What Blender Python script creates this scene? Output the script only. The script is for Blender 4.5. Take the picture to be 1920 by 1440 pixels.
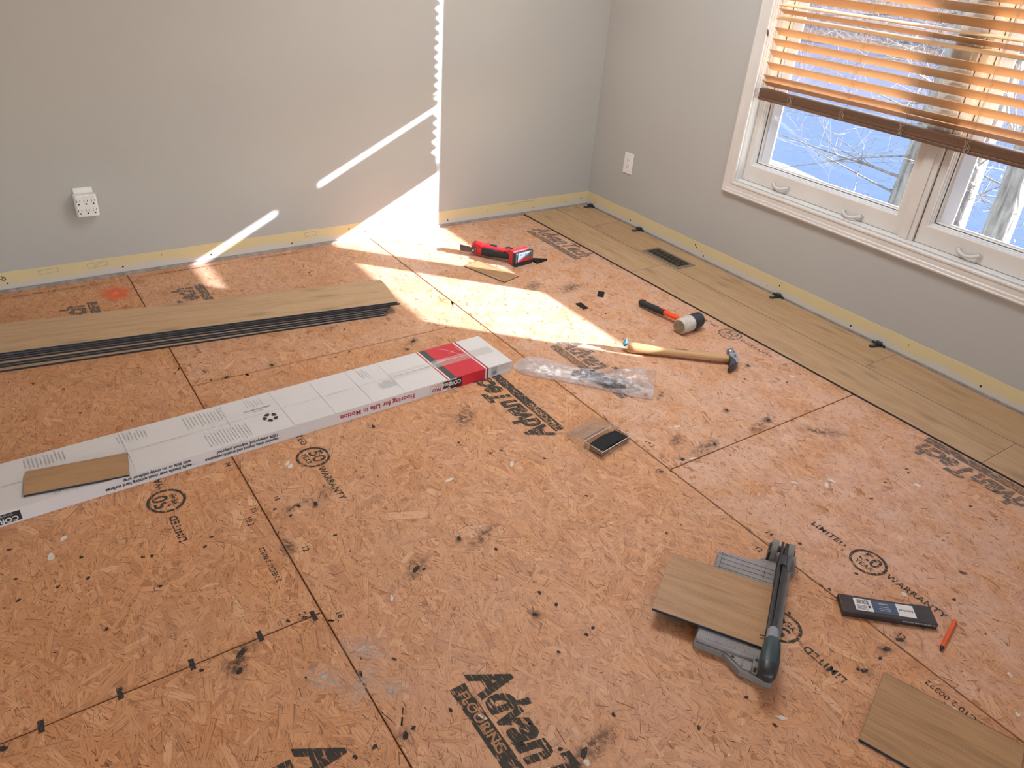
import bpy, math, random
import numpy as np
from mathutils import Vector, Matrix, noise
random.seed(11)
PI = math.pi
for o in list(bpy.data.objects):
    bpy.data.objects.remove(o)
sc = bpy.context.scene
COL = sc.collection

# ------------------------------------------------------------------ camera
cam = bpy.data.objects.new('camera', bpy.data.cameras.new('camera'))
COL.objects.link(cam)
cam.data.sensor_width = 36.0
cam.data.sensor_fit = 'HORIZONTAL'
cam.data.lens = 26.782
cam.data.clip_start = 0.02
cam.data.clip_end = 600
RW = Matrix(((0.8262, 0.2376, -0.5109), (-0.5586, 0.4636, -0.6878), (0.0734, 0.8536, 0.5157)))
cam.matrix_world = Matrix.Translation((-3.1549, -3.621, 1.5018)) @ RW.to_4x4()
sc.camera = cam

# ------------------------------------------------------------------ sky, sun, exposure
SUN_DIR = Vector((-1.0, 1.04, -0.5058)).normalized()       # direction the sunlight travels
world = bpy.data.worlds.new('world'); sc.world = world
world.use_nodes = True
wn = world.node_tree; wn.nodes.clear()
sky = wn.nodes.new('ShaderNodeTexSky'); sky.sky_type = 'NISHITA'
sky.sun_disc = False
sky.sun_elevation = math.radians(19.7)
sky.sun_rotation = math.radians(135)
sky.air_density = 1.0; sky.dust_density = 0.6; sky.ozone_density = 1.0
hsv = wn.nodes.new('ShaderNodeHueSaturation'); hsv.inputs['Saturation'].default_value = 0.85
bg = wn.nodes.new('ShaderNodeBackground'); bg.inputs['Strength'].default_value = 0.52
wo = wn.nodes.new('ShaderNodeOutputWorld')
wn.links.new(sky.outputs[0], hsv.inputs['Color'])
wn.links.new(hsv.outputs[0], bg.inputs['Color']); wn.links.new(bg.outputs[0], wo.inputs['Surface'])
sun = bpy.data.objects.new('sun', bpy.data.lights.new('sun', 'SUN'))
COL.objects.link(sun)
sun.data.energy = 21.5
sun.data.angle = math.radians(0.53)
sun.data.color = (0.97, 0.93, 1.03)
sun.location = (20, -20, 12)
sun.rotation_euler = SUN_DIR.to_track_quat('-Z', 'Y').to_euler()
sc.view_settings.view_transform = 'Standard'
sc.view_settings.look = 'None'
sc.view_settings.exposure = 1.12
sc.view_settings.gamma = 1.0
sc.view_settings.use_curve_mapping = False
sc.cycles.use_denoising = True
sc.cycles.max_bounces = 10
sc.cycles.diffuse_bounces = 6
sc.cycles.transparent_max_bounces = 16
sc.cycles.caustics_reflective = False
sc.cycles.caustics_refractive = False
sc.cycles.sample_clamp_indirect = 6.0

# ------------------------------------------------------------------ node helpers
def newmat(name):
    m = bpy.data.materials.new(name); m.use_nodes = True
    m.node_tree.nodes.clear()
    return m, m.node_tree
def nd(nt, typ, ins=None, **props):
    n = nt.nodes.new('ShaderNode' + typ)
    for k, v in props.items(): setattr(n, k, v)
    for k, v in (ins or {}).items():
        s = n.inputs[k]
        if isinstance(v, bpy.types.NodeSocket): nt.links.new(v, s)
        else: s.default_value = v
    return n
def c4(c): return (c[0], c[1], c[2], 1.0)
def mixc(nt, f, a, b, blend='MIX'):
    n = nt.nodes.new('ShaderNodeMix'); n.data_type = 'RGBA'; n.blend_type = blend; n.clamp_result = False
    for idx, v in ((0, f), (6, a), (7, b)):
        if isinstance(v, bpy.types.NodeSocket): nt.links.new(v, n.inputs[idx])
        else: n.inputs[idx].default_value = v if idx == 0 else c4(v)
    return n.outputs[2]
def mth(nt, op, a, b=0.0, c=0.0, clamp=False):
    n = nt.nodes.new('ShaderNodeMath'); n.operation = op; n.use_clamp = clamp
    for i, v in enumerate((a, b, c)):
        if isinstance(v, bpy.types.NodeSocket): nt.links.new(v, n.inputs[i])
        else: n.inputs[i].default_value = v
    return n.outputs[0]
def vmul(nt, v, s):
    return nd(nt, 'VectorMath', {0: v, 1: s}, operation='MULTIPLY').outputs[0]
def vadd(nt, v, s):
    return nd(nt, 'VectorMath', {0: v, 1: s}, operation='ADD').outputs[0]
def ramp(nt, f, stops, interp='LINEAR'):
    n = nt.nodes.new('ShaderNodeValToRGB'); r = n.color_ramp; r.interpolation = interp
    while len(r.elements) < len(stops): r.elements.new(0.5)
    for e, (p, c) in zip(r.elements, stops):
        e.position = p; e.color = c4(c) if not isinstance(c, (int, float)) else (c, c, c, 1)
    nt.links.new(f, n.inputs[0])
    return n.outputs[0]
def sstep(nt, f, a, b):
    return nd(nt, 'MapRange', {0: f, 1: a, 2: b, 3: 0.0, 4: 1.0}, interpolation_type='SMOOTHSTEP').outputs[0]
def ocoord(nt, rnd=0.0):
    t = nd(nt, 'TexCoord').outputs['Object']
    if rnd:
        r = nd(nt, 'ObjectInfo').outputs['Random']
        t = vadd(nt, t, nd(nt, 'CombineXYZ', {0: mth(nt, 'MULTIPLY', r, rnd), 1: mth(nt, 'MULTIPLY', r, rnd * .37), 2: 0.0}).outputs[0])
    return t
def noi(nt, v, scale, detail=3.0, rough=0.5, dim='3D', dist=0.0):
    return nd(nt, 'TexNoise', {'Vector': v, 'Scale': scale, 'Detail': detail, 'Roughness': rough, 'Distortion': dist}, noise_dimensions=dim).outputs[0]
def finish(nt, col, rough=0.5, metal=0.0, spec=0.5, bump=None, bstr=0.2, bdist=0.002, **extra):
    ins = {'Base Color': col if isinstance(col, bpy.types.NodeSocket) else c4(col), 'Roughness': rough, 'Metallic': metal, 'Specular IOR Level': spec}
    ins.update(extra)
    p = nd(nt, 'BsdfPrincipled', ins)
    if bump is not None:
        b = nd(nt, 'Bump', {'Strength': bstr, 'Distance': bdist, 'Height': bump})
        nt.links.new(b.outputs[0], p.inputs['Normal'])
    o = nd(nt, 'OutputMaterial', {'Surface': p.outputs[0]})
    return p
def pm(name, c1, c2=None, scale=40, rough=0.5, metal=0.0, spec=0.5, bstr=0.1, bscale=None, bdist=0.001, stretch=(1, 1, 1)):
    m, nt = newmat(name)
    if c2 is None: c2 = tuple(x * 0.86 for x in c1)
    v = vmul(nt, ocoord(nt, 9.0), stretch)
    n = noi(nt, v, scale, 4)
    col = mixc(nt, sstep(nt, n, .3, .7), c1, c2)
    rr = mth(nt, 'ADD', mth(nt, 'MULTIPLY', n, 0.12), rough - .06)
    finish(nt, col, rr, metal, spec, noi(nt, v, bscale or scale * 3, 3), bstr, bdist)
    return m

M = {}
# ---- oriented strand board: loose base plus strands (uv: x = metres along the strand, y = -1..1 across)
M['osb'] = pm('strand_board_base', (.50, .24, .10), (.40, .175, .066), 60, .6)
def strand_mat():
    m, nt = newmat('wood_strand')
    uv = nd(nt, 'UVMap').outputs[0]
    sx = nd(nt, 'SeparateXYZ', {0: uv})
    tone = nd(nt, 'Attribute', attribute_name='tone').outputs['Fac']
    seed = nd(nt, 'Attribute', attribute_name='seed').outputs['Fac']
    gv = nd(nt, 'CombineXYZ', {0: mth(nt, 'ADD', mth(nt, 'MULTIPLY', sx.outputs[0], 26.0), mth(nt, 'MULTIPLY', seed, 90.0)),
                               1: mth(nt, 'ADD', mth(nt, 'MULTIPLY', sx.outputs[1], 4.6), mth(nt, 'MULTIPLY', seed, 57.0)), 2: 0.0}).outputs[0]
    g = noi(nt, gv, 1.0, 3, .62, '2D')
    co = nd(nt, 'NewGeometry').outputs['Position']
    col = ramp(nt, tone, [(0.0, (.52, .225, .082)), (.12, (.585, .264, .103)), (.40, (.63, .295, .120)), (.70, (.66, .318, .133)), (.95, (.69, .345, .150)), (1.0, (.73, .405, .200))])
    gr = ramp(nt, g, [(.30, (.26, .17, .12)), (.41, (.82, .77, .72)), (.50, (1.0, 1.0, 1.0)), (.70, (1.08, 1.08, 1.08))])
    col = mixc(nt, .80, col, mixc(nt, 1.0, col, gr, 'MULTIPLY'))
    ed = sstep(nt, mth(nt, 'ABSOLUTE', sx.outputs[1]), .80, 1.0)
    col = mixc(nt, mth(nt, 'MULTIPLY', ed, mth(nt, 'MULTIPLY', mth(nt, 'GREATER_THAN', nd(nt, 'Math', {0: mth(nt, 'MULTIPLY', seed, 17.0)}, operation='FRACT').outputs[0], .45), .62)), col, (.19, .075, .025))
    # broad colour drift, old water stains, rubbed-in pale dust, grit; last, painted window glare with dust
    big = noi(nt, co, 2.2, 4, .55)
    col = mixc(nt, mth(nt, 'MULTIPLY', sstep(nt, big, .42, .75), .28), col, (.56, .33, .19))
    st = noi(nt, vadd(nt, co, (31, 5, 0)), 4.5, 5, .62)
    col = mixc(nt, mth(nt, 'MULTIPLY', sstep(nt, st, .56, .76), .42), col, (.40, .17, .058))
    fz = noi(nt, vadd(nt, co, (3, 55, 0)), 11, 6, .7)
    col = mixc(nt, mth(nt, 'MULTIPLY', sstep(nt, fz, .60, .8), .42), col, (.62, .45, .34))
    gt = noi(nt, vmul(nt, co, (1, .5, 1)), 170, 3, .7)
    col = mixc(nt, mth(nt, 'MULTIPLY', sstep(nt, gt, .66, .76), .6), col, (.16, .07, .03))
    dust_glare = nd(nt, 'Attribute', attribute_name='dust_glare').outputs['Fac']
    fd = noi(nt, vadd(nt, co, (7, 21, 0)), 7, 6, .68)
    col = mixc(nt, mth(nt, 'MULTIPLY', dust_glare, sstep(nt, fd, .25, .68)), col, (.70, .50, .41))
    hgt = mth(nt, 'ADD', mth(nt, 'MULTIPLY', g, .7), mth(nt, 'MULTIPLY', tone, .3))
    finish(nt, col, mth(nt, 'ADD', mth(nt, 'MULTIPLY', g, .2), .43), 0, .42, hgt, .3, .0012, **{'Sheen Weight': .16, 'Sheen Roughness': .4, 'Sheen Tint': (1, .93, .92, 1)})
    return m
M['strand'] = strand_mat()
M['split'] = pm('strand_split', (.17, .068, .024), (.26, .115, .045), 90, .7)

# ---- oak-look vinyl plank (grain runs along local x)
def plank_mat(name, tint, dark):
    m, nt = newmat(name)
    co = ocoord(nt, 23.0)
    warp = noi(nt, vmul(nt, co, (1.6, 7, 1)), 1.0, 3, .5)
    s = nd(nt, 'SeparateXYZ', {0: co})
    band = mth(nt, 'SINE', mth(nt, 'ADD', mth(nt, 'MULTIPLY', s.outputs[1], 150.0), mth(nt, 'MULTIPLY', warp, 38.0)))
    fib = noi(nt, vmul(nt, co, (9, 420, 1)), 1.0, 3, .6)
    fig = noi(nt, vmul(nt, co, (2.2, 22, 1)), 1.0, 4, .55)
    f = mth(nt, 'ADD', mth(nt, 'MULTIPLY', band, .035), mth(nt, 'ADD', mth(nt, 'MULTIPLY', fib, .72), mth(nt, 'MULTIPLY', fig, .36)))
    col = ramp(nt, f, [(.30, tuple(x * .72 for x in dark)), (.45, dark), (.58, tint), (.75, tuple(min(1, x * 1.12) for x in tint))])
    # knots and mineral streaks
    kv = nd(nt, 'TexVoronoi', {'Vector': vmul(nt, co, (3.2, 11, 1)), 'Scale': 1.0}, voronoi_dimensions='2D')
    kr = nd(nt, 'SeparateColor', {0: kv.outputs['Color']})
    k = mth(nt, 'MULTIPLY', mth(nt, 'SUBTRACT', 1.0, sstep(nt, kv.outputs['Distance'], .02, .26)), mth(nt, 'GREATER_THAN', kr.outputs[0], .74))
    col = mixc(nt, mth(nt, 'MULTIPLY', k, .5), col, tuple(x * .42 for x in dark))
    rnd = nd(nt, 'ObjectInfo').outputs['Random']
    col = mixc(nt, mth(nt, 'MULTIPLY', rnd, .28), col, tuple(x * .78 for x in tint))
    finish(nt, col, .42, 0, .4, fib, .12, .0006)
    return m
M['oak'] = plank_mat('oak_vinyl', (.56, .37, .205), (.47, .295, .155))
M['oak2'] = plank_mat('oak_vinyl_offcut', (.46, .272, .133), (.36, .205, .096))
M['oak_laid'] = plank_mat('oak_vinyl_laid', (.50, .328, .18), (.40, .245, .125))
M['core'] = pm('vinyl_core', (.045, .047, .052), (.03, .03, .033), 60, .5)
M['core_lite'] = pm('vinyl_core_line', (.16, .165, .175), (.12, .12, .13), 60, .5)
M['cork'] = pm('plank_backing', (.06, .055, .05), (.035, .03, .028), 200, .8)

# ---- room
def wall_mat(name, c):
    m, nt = newmat(name)
    co = ocoord(nt)
    n = noi(nt, co, 1.6, 3)
    col = mixc(nt, sstep(nt, n, .3, .7), c, tuple(x * .965 for x in c))
    sm = noi(nt, vmul(nt, co, (1, 1, .6)), 9, 5, .65)
    col = mixc(nt, mth(nt, 'MULTIPLY', sstep(nt, sm, .66, .8), .10), col, (.45, .43, .40))
    finish(nt, col, .62, 0, .3, noi(nt, co, 420, 2), .07, .0006)
    return m
M['wall'] = wall_mat('wall_paint', (.450, .444, .418))
M['ceil'] = wall_mat('ceiling_paint', (.80, .79, .77))
def bare_mat():
    m, nt = newmat('bare_drywall')
    co = ocoord(nt)
    z = nd(nt, 'SeparateXYZ', {0: co}).outputs[2]
    n = noi(nt, co, 6, 4)
    zz = mth(nt, 'ADD', z, mth(nt, 'MULTIPLY', mth(nt, 'SUBTRACT', n, .5), .05))
    col = mixc(nt, sstep(nt, zz, .030, .052), (.60, .57, .52), (.66, .555, .315))
    n2 = noi(nt, vmul(nt, co, (3, 3, 30)), 3, 4)
    col = mixc(nt, mth(nt, 'MULTIPLY', sstep(nt, n2, .55, .75), .35), col, (.60, .50, .30))
    finish(nt, col, .8, 0, .2, noi(nt, co, 90, 4), .2, .001)
    return m
M['bare'] = bare_mat()
M['plate'] = pm('bottom_plate', (.40, .37, .34), (.28, .25, .22), 30, .7)
M['whitewood'] = pm('white_painted_wood', (.66, .63, .59), (.62, .59, .55), 6, .38, 0, .5, .05, 60)
M['jamb'] = pm('white_vinyl', (.74, .72, .69), (.70, .68, .65), 6, .35, 0, .5, .03, 60)
def vinyl_thin():
    m, nt = newmat('thin_white_vinyl')
    n = noi(nt, ocoord(nt), 6, 3)
    p = finish(nt, mixc(nt, n, (.74, .73, .71), (.70, .69, .67)), .35)
    tr = nd(nt, 'BsdfTranslucent', {'Color': (.75, .76, .78, 1)})
    out = [x for x in nt.nodes if x.type == 'OUTPUT_MATERIAL'][0]
    nt.links.new(nd(nt, 'MixShader', {0: .18, 1: p.outputs[0], 2: tr.outputs[0]}).outputs[0], out.inputs[0])
    return m
M['vinyl_thin'] = vinyl_thin()
M['gasket'] = pm('dark_gasket', (.05, .045, .045), None, 30, .6)
M['handle'] = pm('handle_paint', (.62, .59, .55), (.56, .53, .49), 40, .4)
M['outlet'] = pm('outlet_plastic', (.80, .79, .76), (.76, .75, .72), 20, .35, 0, .5, .02)
M['slot'] = pm('slot_black', (.012, .012, .012), None, 40, .6)
def glass_mat(name, tint, gl=0.06, rough=0.02):
    m, nt = newmat(name)
    t = nd(nt, 'BsdfTransparent', {'Color': c4(tint)})
    g = nd(nt, 'BsdfGlossy', {'Color': (1, 1, 1, 1), 'Roughness': rough})
    fr = nd(nt, 'LayerWeight', {'Blend': .35}).outputs['Fresnel']
    dirt = noi(nt, ocoord(nt), 5, 4)
    f = mth(nt, 'ADD', mth(nt, 'MULTIPLY', fr, .35), mth(nt, 'MULTIPLY', dirt, gl), clamp=True)
    x = nd(nt, 'MixShader', {0: f, 1: t.outputs[0], 2: g.outputs[0]})
    nd(nt, 'OutputMaterial', {'Surface': x.outputs[0]})
    return m
M['glass'] = glass_mat('window_glass', (.94, .96, .97), .03)
M['clear'] = glass_mat('clear_plastic', (.975, .97, .965), .10, .08)
def slat_mat():
    m, nt = newmat('blind_wood')
    co = ocoord(nt, 5.0)
    n = noi(nt, vmul(nt, co, (60, 1.5, 60)), 1.0, 4)
    col = mixc(nt, sstep(nt, n, .3, .7), (.62, .40, .215), (.55, .34, .17))
    p = finish(nt, col, .38, 0, .5, n, .06, .0005)
    tr = nd(nt, 'BsdfTranslucent', {'Color': (.62, .30, .11, 1)})
    out = [x for x in nt.nodes if x.type == 'OUTPUT_MATERIAL'][0]
    mx = nd(nt, 'MixShader', {0: .10, 1: p.outputs[0], 2: tr.outputs[0]})
    nt.links.new(mx.outputs[0], out.inputs[0])
    return m
M['slat'] = slat_mat()
M['slat_stack'] = pm('blind_wood_dark', (.165, .088, .050), (.115, .060, .034), 1.0, .42, 0, .5, .05, 3, .001, (60, 1.5, 60))
M['cord'] = pm('blind_cord', (.50, .38, .27), None, 80, .7)

# ---- prints and inks
def ink_mat(name, c, wear_a, wear_b, scale=60, stretch=(1, 1, 1), fade=False, opac=1.0):
    m, nt = newmat(name)
    co = vmul(nt, nd(nt, 'NewGeometry').outputs['Position'], stretch)
    n = noi(nt, co, scale, 4, .65)
    p = nd(nt, 'BsdfPrincipled', {'Base Color': c4(c), 'Roughness': .75, 'Specular IOR Level': .2})
    t = nd(nt, 'BsdfTransparent')
    f = sstep(nt, n, wear_a, wear_b)
    if fade:
        at = nd(nt, 'Attribute', attribute_name='fade').outputs['Fac']
        f = mth(nt, 'SUBTRACT', 1.0, mth(nt, 'MULTIPLY', mth(nt, 'MULTIPLY', mth(nt, 'SUBTRACT', 1.0, f), opac), mth(nt, 'POWER', at, 1.2)))
    x = nd(nt, 'MixShader', {0: f, 1: p.outputs[0], 2: t.outputs[0]})
    nd(nt, 'OutputMaterial', {'Surface': x.outputs[0]})
    return m
M['ink'] = ink_mat('stamp_ink', (.058, .052, .042), .50, .62, 1.0, (170, 26, 1))
M['ink_faint'] = ink_mat('stamp_ink_faint', (.16, .135, .115), .44, .62, 1.0, (150, 30, 1))
M['ink_spot'] = ink_mat('grime_spot', (.05, .042, .036), .50, .74, 130)
M['smudge'] = ink_mat('grime_smudge', (.10, .08, .068), .36, .66, 55, (1, 1, 1), True, .75)
M['splat'] = ink_mat('dried_paint', (.72, .66, .58), .55, .75, 160)
M['dust'] = ink_mat('plaster_dust', (.66, .58, .50), .34, .66, 70, (1, 1, 1), True, .8)
M['spray'] = ink_mat('orange_spray', (.95, .27, .12), .55, .85, 240, (1, 1, 1), True, .95)
M['board_tan'] = pm('bare_board_tan', (.46, .235, .105), (.38, .185, .078), 120, .7)
M['clear_edge'] = pm('clear_plastic_edge', (.62, .52, .46), (.54, .45, .40), 60, .25)
M['pen'] = pm('black_marker', (.03, .03, .03), None, 60, .7)

# ---- carton and small things
def carton_mat(name, c):
    m, nt = newmat(name)
    co = ocoord(nt)
    n = noi(nt, vmul(nt, co, (3, 9, 9)), 1.0, 5, .6)
    col = mixc(nt, mth(nt, 'MULTIPLY', sstep(nt, n, .5, .8), .22), c, tuple(x * .78 for x in c))
    fl = noi(nt, vmul(nt, co, (160, 2, 2)), 1.0, 2)
    finish(nt, col, .42, 0, .5, fl, .07, .0008)
    return m
M['carton'] = carton_mat('carton_white', (.69, .665, .64))
M['c_red'] = carton_mat('carton_red', (.60, .025, .042))
M['c_dred'] = carton_mat('carton_dark_red', (.36, .03, .05))
M['c_dark'] = carton_mat('carton_charcoal', (.062, .068, .066))
M['c_white'] = carton_mat('carton_bright_white', (.80, .77, .75))
M['p_red'] = pm('print_red', (.42, .02, .06), None, 30, .5)
M['p_black'] = pm('print_black', (.02, .018, .022), None, 30, .5)
M['p_grey'] = pm('print_grey', (.30, .29, .30), None, 30, .5)
M['p_lgrey'] = pm('print_light_grey', (.50, .485, .475), None, 30, .5)
M['p_white'] = pm('print_white', (.78, .77, .75), None, 30, .45)
M['p_blue'] = pm('print_blue', (.055, .095, .17), (.05, .08, .14), 20, .4)
M['tape'] = glass_mat('packing_tape', (.995, .99, .985), .03, .2)
M['t_red'] = pm('tool_red', (.60, .022, .03), (.54, .02, .025), 30, .34, 0, .5, .04)
M['t_black'] = pm('tool_rubber', (.022, .024, .026), (.03, .032, .034), 60, .55, 0, .4, .15, 300)
M['t_steel'] = pm('tool_steel', (.42, .43, .45), (.30, .31, .33), 30, .32, .9, .5, .05)
M['t_darksteel'] = pm('dark_steel', (.09, .095, .10), (.06, .062, .066), 40, .34, .75, .5, .06)
M['t_silver'] = pm('battery_silver', (.30, .335, .36), (.24, .27, .295), 30, .4, .1, .5, .03)
M['bat_face'] = pm('battery_face', (.115, .14, .16), (.085, .105, .12), 30, .45)
M['m_orange'] = pm('mallet_orange', (.90, .09, .022), (.84, .075, .018), 30, .4)
M['m_white'] = pm('mallet_white_rubber', (.60, .56, .50), (.50, .455, .39), 55, .6, 0, .4, .1)
M['m_face'] = pm('mallet_worn_face', (.33, .255, .16), (.22, .165, .10), 70, .75, 0, .3, .3)
M['m_black'] = pm('mallet_black_rubber', (.018, .02, .026), (.028, .03, .038), 40, .5)
M['hickory'] = pm('hickory', (.60, .375, .175), (.52, .30, .125), 1.0, .32, 0, .5, .06, 4, .0008, (4, 60, 60))
M['bluetape'] = pm('blue_tape', (.06, .36, .62), (.04, .27, .50), 60, .55)
M['spacer'] = pm('spacer_plastic', (.012, .024, .032), (.018, .032, .042), 50, .38)
M['blackplastic'] = pm('black_plastic', (.010, .010, .011), (.015, .015, .016), 50, .6, 0, .25)
M['blackbox'] = pm('blade_pack_card', (.024, .019, .018), (.045, .034, .030), 14, .38, 0, .5, .06)
M['cut_grey'] = pm('cutter_grey', (.225, .215, .195), (.19, .18, .165), 25, .45)
M['cut_plate'] = pm('cutter_plate', (.31, .305, .30), (.24, .24, .245), 22, .34)
M['cut_black'] = pm('cutter_black', (.022, .023, .027), (.032, .034, .038), 25, .34)
M['cut_teal'] = pm('cutter_teal', (.018, .044, .050), (.024, .054, .060), 25, .42)
M['crayon'] = pm('orange_crayon', (.82, .125, .018), (.74, .10, .015), 50, .4)
M['vent'] = pm('vent_bronze', (.24, .19, .14), (.20, .155, .115), 20, .45, .2)
M['vent_dark'] = pm('vent_dark', (.010, .008, .007), None, 20, .8, 0, .1)
def bag_mat():
    m, nt = newmat('bag_plastic')
    co = ocoord(nt)
    t = nd(nt, 'BsdfTransparent', {'Color': (.97, .97, .98, 1)})
    n = noi(nt, vmul(nt, co, (30, 75, 40)), 1.0, 4, .6, '3D', 1.2)
    n2 = noi(nt, vmul(nt, co, (12, 28, 20)), 1.0, 3, .6)
    bp = nd(nt, 'Bump', {'Strength': .8, 'Distance': .006, 'Height': n})
    g = nd(nt, 'BsdfGlossy', {'Color': (1, 1, 1, 1), 'Roughness': .16, 'Normal': bp.outputs[0]})
    d = nd(nt, 'BsdfDiffuse', {'Color': (.80, .76, .76, 1), 'Normal': bp.outputs[0]})
    lw = nd(nt, 'LayerWeight', {'Blend': .45, 'Normal': bp.outputs[0]})
    a = nd(nt, 'MixShader', {0: .42, 1: d.outputs[0], 2: g.outputs[0]})
    f = mth(nt, 'ADD', .17, mth(nt, 'ADD', mth(nt, 'MULTIPLY', lw.outputs['Facing'], .30), mth(nt, 'MULTIPLY', sstep(nt, n2, .52, .74), .28)), clamp=True)
    x = nd(nt, 'MixShader', {0: f, 1: t.outputs[0], 2: a.outputs[0]})
    nd(nt, 'OutputMaterial', {'Surface': x.outputs[0]})
    return m
M['bag'] = bag_mat()
# ---- outdoors
def bark_mat():
    m, nt = newmat('tree_bark')
    co = nd(nt, 'TexCoord').outputs['Object']
    n = noi(nt, vmul(nt, co, (14, 14, 2.2)), 1.0, 6, .65)
    col = ramp(nt, n, [(.3, (.10, .085, .08)), (.5, (.25, .22, .20)), (.7, (.36, .33, .30))])
    finish(nt, col, .85, 0, .2, n, .9, .03)
    return m
M['bark'] = bark_mat()
M['leaf'] = pm('dry_leaf', (.36, .22, .12), (.28, .16, .08), 20, .7)
def water_mat():
    m, nt = newmat('lake_water')
    co = nd(nt, 'TexCoord').outputs['Object']
    w = noi(nt, vmul(nt, co, (1.5, .9, 1)), 1.6, 4, .6)
    bp = nd(nt, 'Bump', {'Strength': .35, 'Distance': .05, 'Height': w})
    p = nd(nt, 'BsdfPrincipled', {'Base Color': (.034, .054, .098, 1), 'Roughness': .25, 'IOR': 1.33, 'Specular IOR Level': .10, 'Normal': bp.outputs[0]})
    nd(nt, 'OutputMaterial', {'Surface': p.outputs[0]})
    return m
M['water'] = water_mat()
M['bank'] = pm('bank_sand', (.17, .15, .122), (.10, .085, .066), 1.4, .9, 0, .2, .5, 5, .05)
M['hill'] = pm('leaf_litter', (.13, .105, .098), (.09, .075, .075), .35, .95, 0, .1, .6, 2, .2)

# ------------------------------------------------------------------ mesh helpers
class MB:
    def __init__(s): s.v = []; s.f = []; s.mi = []; s.sm = []; s.fade = None
    def add(s, vs, fs, mi=0, sm=False, mat=None):
        b = len(s.v)
        for p in vs: s.v.append(tuple(mat @ Vector(p)) if mat is not None else tuple(p))
        for f in fs:
            s.f.append([b + i for i in f]); s.mi.append(mi); s.sm.append(sm)
        return s
    def box(s, lo, hi, mi=0, mat=None):
        x0, y0, z0 = lo; x1, y1, z1 = hi
        vs = [(x0, y0, z0), (x1, y0, z0), (x1, y1, z0), (x0, y1, z0), (x0, y0, z1), (x1, y0, z1), (x1, y1, z1), (x0, y1, z1)]
        return s.add(vs, [(0, 3, 2, 1), (4, 5, 6, 7), (0, 1, 5, 4), (1, 2, 6, 5), (2, 3, 7, 6), (3, 0, 4, 7)], mi, False, mat)
    def prism(s, poly, z0, z1, mi=0, mat=None):
        n = len(poly)
        vs = [(p[0], p[1], z0) for p in poly] + [(p[0], p[1], z1) for p in poly]
        fs = [list(range(n))[::-1], list(range(n, 2 * n))] + [(i, (i + 1) % n, n + (i + 1) % n, n + i) for i in range(n)]
        return s.add(vs, fs, mi, False, mat)
    def loft(s, rings, mi=0, sm=True, caps=True, closed=True, mat=None):
        n = len(rings[0]); vs = [p for r in rings for p in r]; fs = []
        for k in range(len(rings) - 1):
            for i in range(n if closed else n - 1):
                j = (i + 1) % n
                fs.append((k * n + i, k * n + j, (k + 1) * n + j, (k + 1) * n + i))
        s.add(vs, fs, mi, sm, mat)
        if caps:
            s.add(rings[0], [tuple(range(n))[::-1]], mi, False, mat)
            s.add(rings[-1], [tuple(range(n))], mi, False, mat)
        return s
    def tube(s, pts, rad, n=8, mi=0, sm=True, caps=True, mat=None, ell=(1, 1), up=None):
        pts = [Vector(p) for p in pts]
        if not isinstance(rad, (list, tuple)): rad = [rad] * len(pts)
        rings = []; ref = Vector(up) if up else Vector((0, 0, 1))
        for i, p in enumerate(pts):
            t = (pts[min(i + 1, len(pts) - 1)] - pts[max(i - 1, 0)])
            t = t.normalized() if t.length > 1e-9 else Vector((0, 0, 1))
            a = ref.cross(t)
            if a.length < 1e-3: a = Vector((1, 0, 0)).cross(t)
            a.normalize(); b = t.cross(a).normalized()
            rings.append([tuple(p + (a * math.cos(2 * PI * k / n) * ell[0] + b * math.sin(2 * PI * k / n) * ell[1]) * rad[i]) for k in range(n)])
        return s.loft(rings, mi, sm, caps, True, mat)
    def build(s, name, mats, parent=None, bevel=0, seg=2, loc=None):
        me = bpy.data.meshes.new(name); me.from_pydata(s.v, [], s.f)
        for m in (mats if isinstance(mats, (list, tuple)) else [mats]): me.materials.append(M[m])
        me.polygons.foreach_set('material_index', s.mi)
        me.polygons.foreach_set('use_smooth', s.sm)
        if s.fade:
            at = me.attributes.new('fade', 'FLOAT', 'POINT'); at.data.foreach_set('value', s.fade)
        me.update()
        return link(name, me, parent, bevel, seg, loc)
def link(name, me, parent=None, bevel=0, seg=2, loc=None):
    o = bpy.data.objects.new(name, me); COL.objects.link(o)
    if parent: o.parent = parent
    if loc: o.location = loc
    if bevel:
        b = o.modifiers.new('bevel', 'BEVEL'); b.width = bevel; b.segments = seg; b.limit_method = 'ANGLE'; b.angle_limit = math.radians(40)
    return o
def tag(o, label=None, cat=None, group=None, kind=None):
    if label: o['label'] = label
    if cat: o['category'] = cat
    if group: o['group'] = group
    if kind: o['kind'] = kind
    return o
def root(name, loc=(0, 0, 0), rz=0.0, label=None, cat=None, group=None, kind=None):
    o = bpy.data.objects.new(name, None); COL.objects.link(o)
    o.empty_display_size = .05
    o.location = loc; o.rotation_euler = (0, 0, rz)
    return tag(o, label, cat, group, kind)
TEXTS = {}
def text_mesh(body, size, bold=0.0, align='CENTER', shear=0.0, space=1.0):
    key = (body, size, bold, align, shear, space)
    if key in TEXTS: return TEXTS[key]
    cu = bpy.data.curves.new('lettering', 'FONT'); cu.body = body; cu.size = size
    cu.align_x = align; cu.align_y = 'CENTER'; cu.offset = bold; cu.shear = shear; cu.space_character = space
    cu.resolution_u = 3; cu.fill_mode = 'FRONT'
    o = bpy.data.objects.new('lettering', cu); COL.objects.link(o)
    dg = bpy.context.evaluated_depsgraph_get(); dg.update()
    me = bpy.data.meshes.new_from_object(o.evaluated_get(dg))
    bpy.data.objects.remove(o)
    me.materials.clear()
    TEXTS[key] = me
    return me
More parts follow.
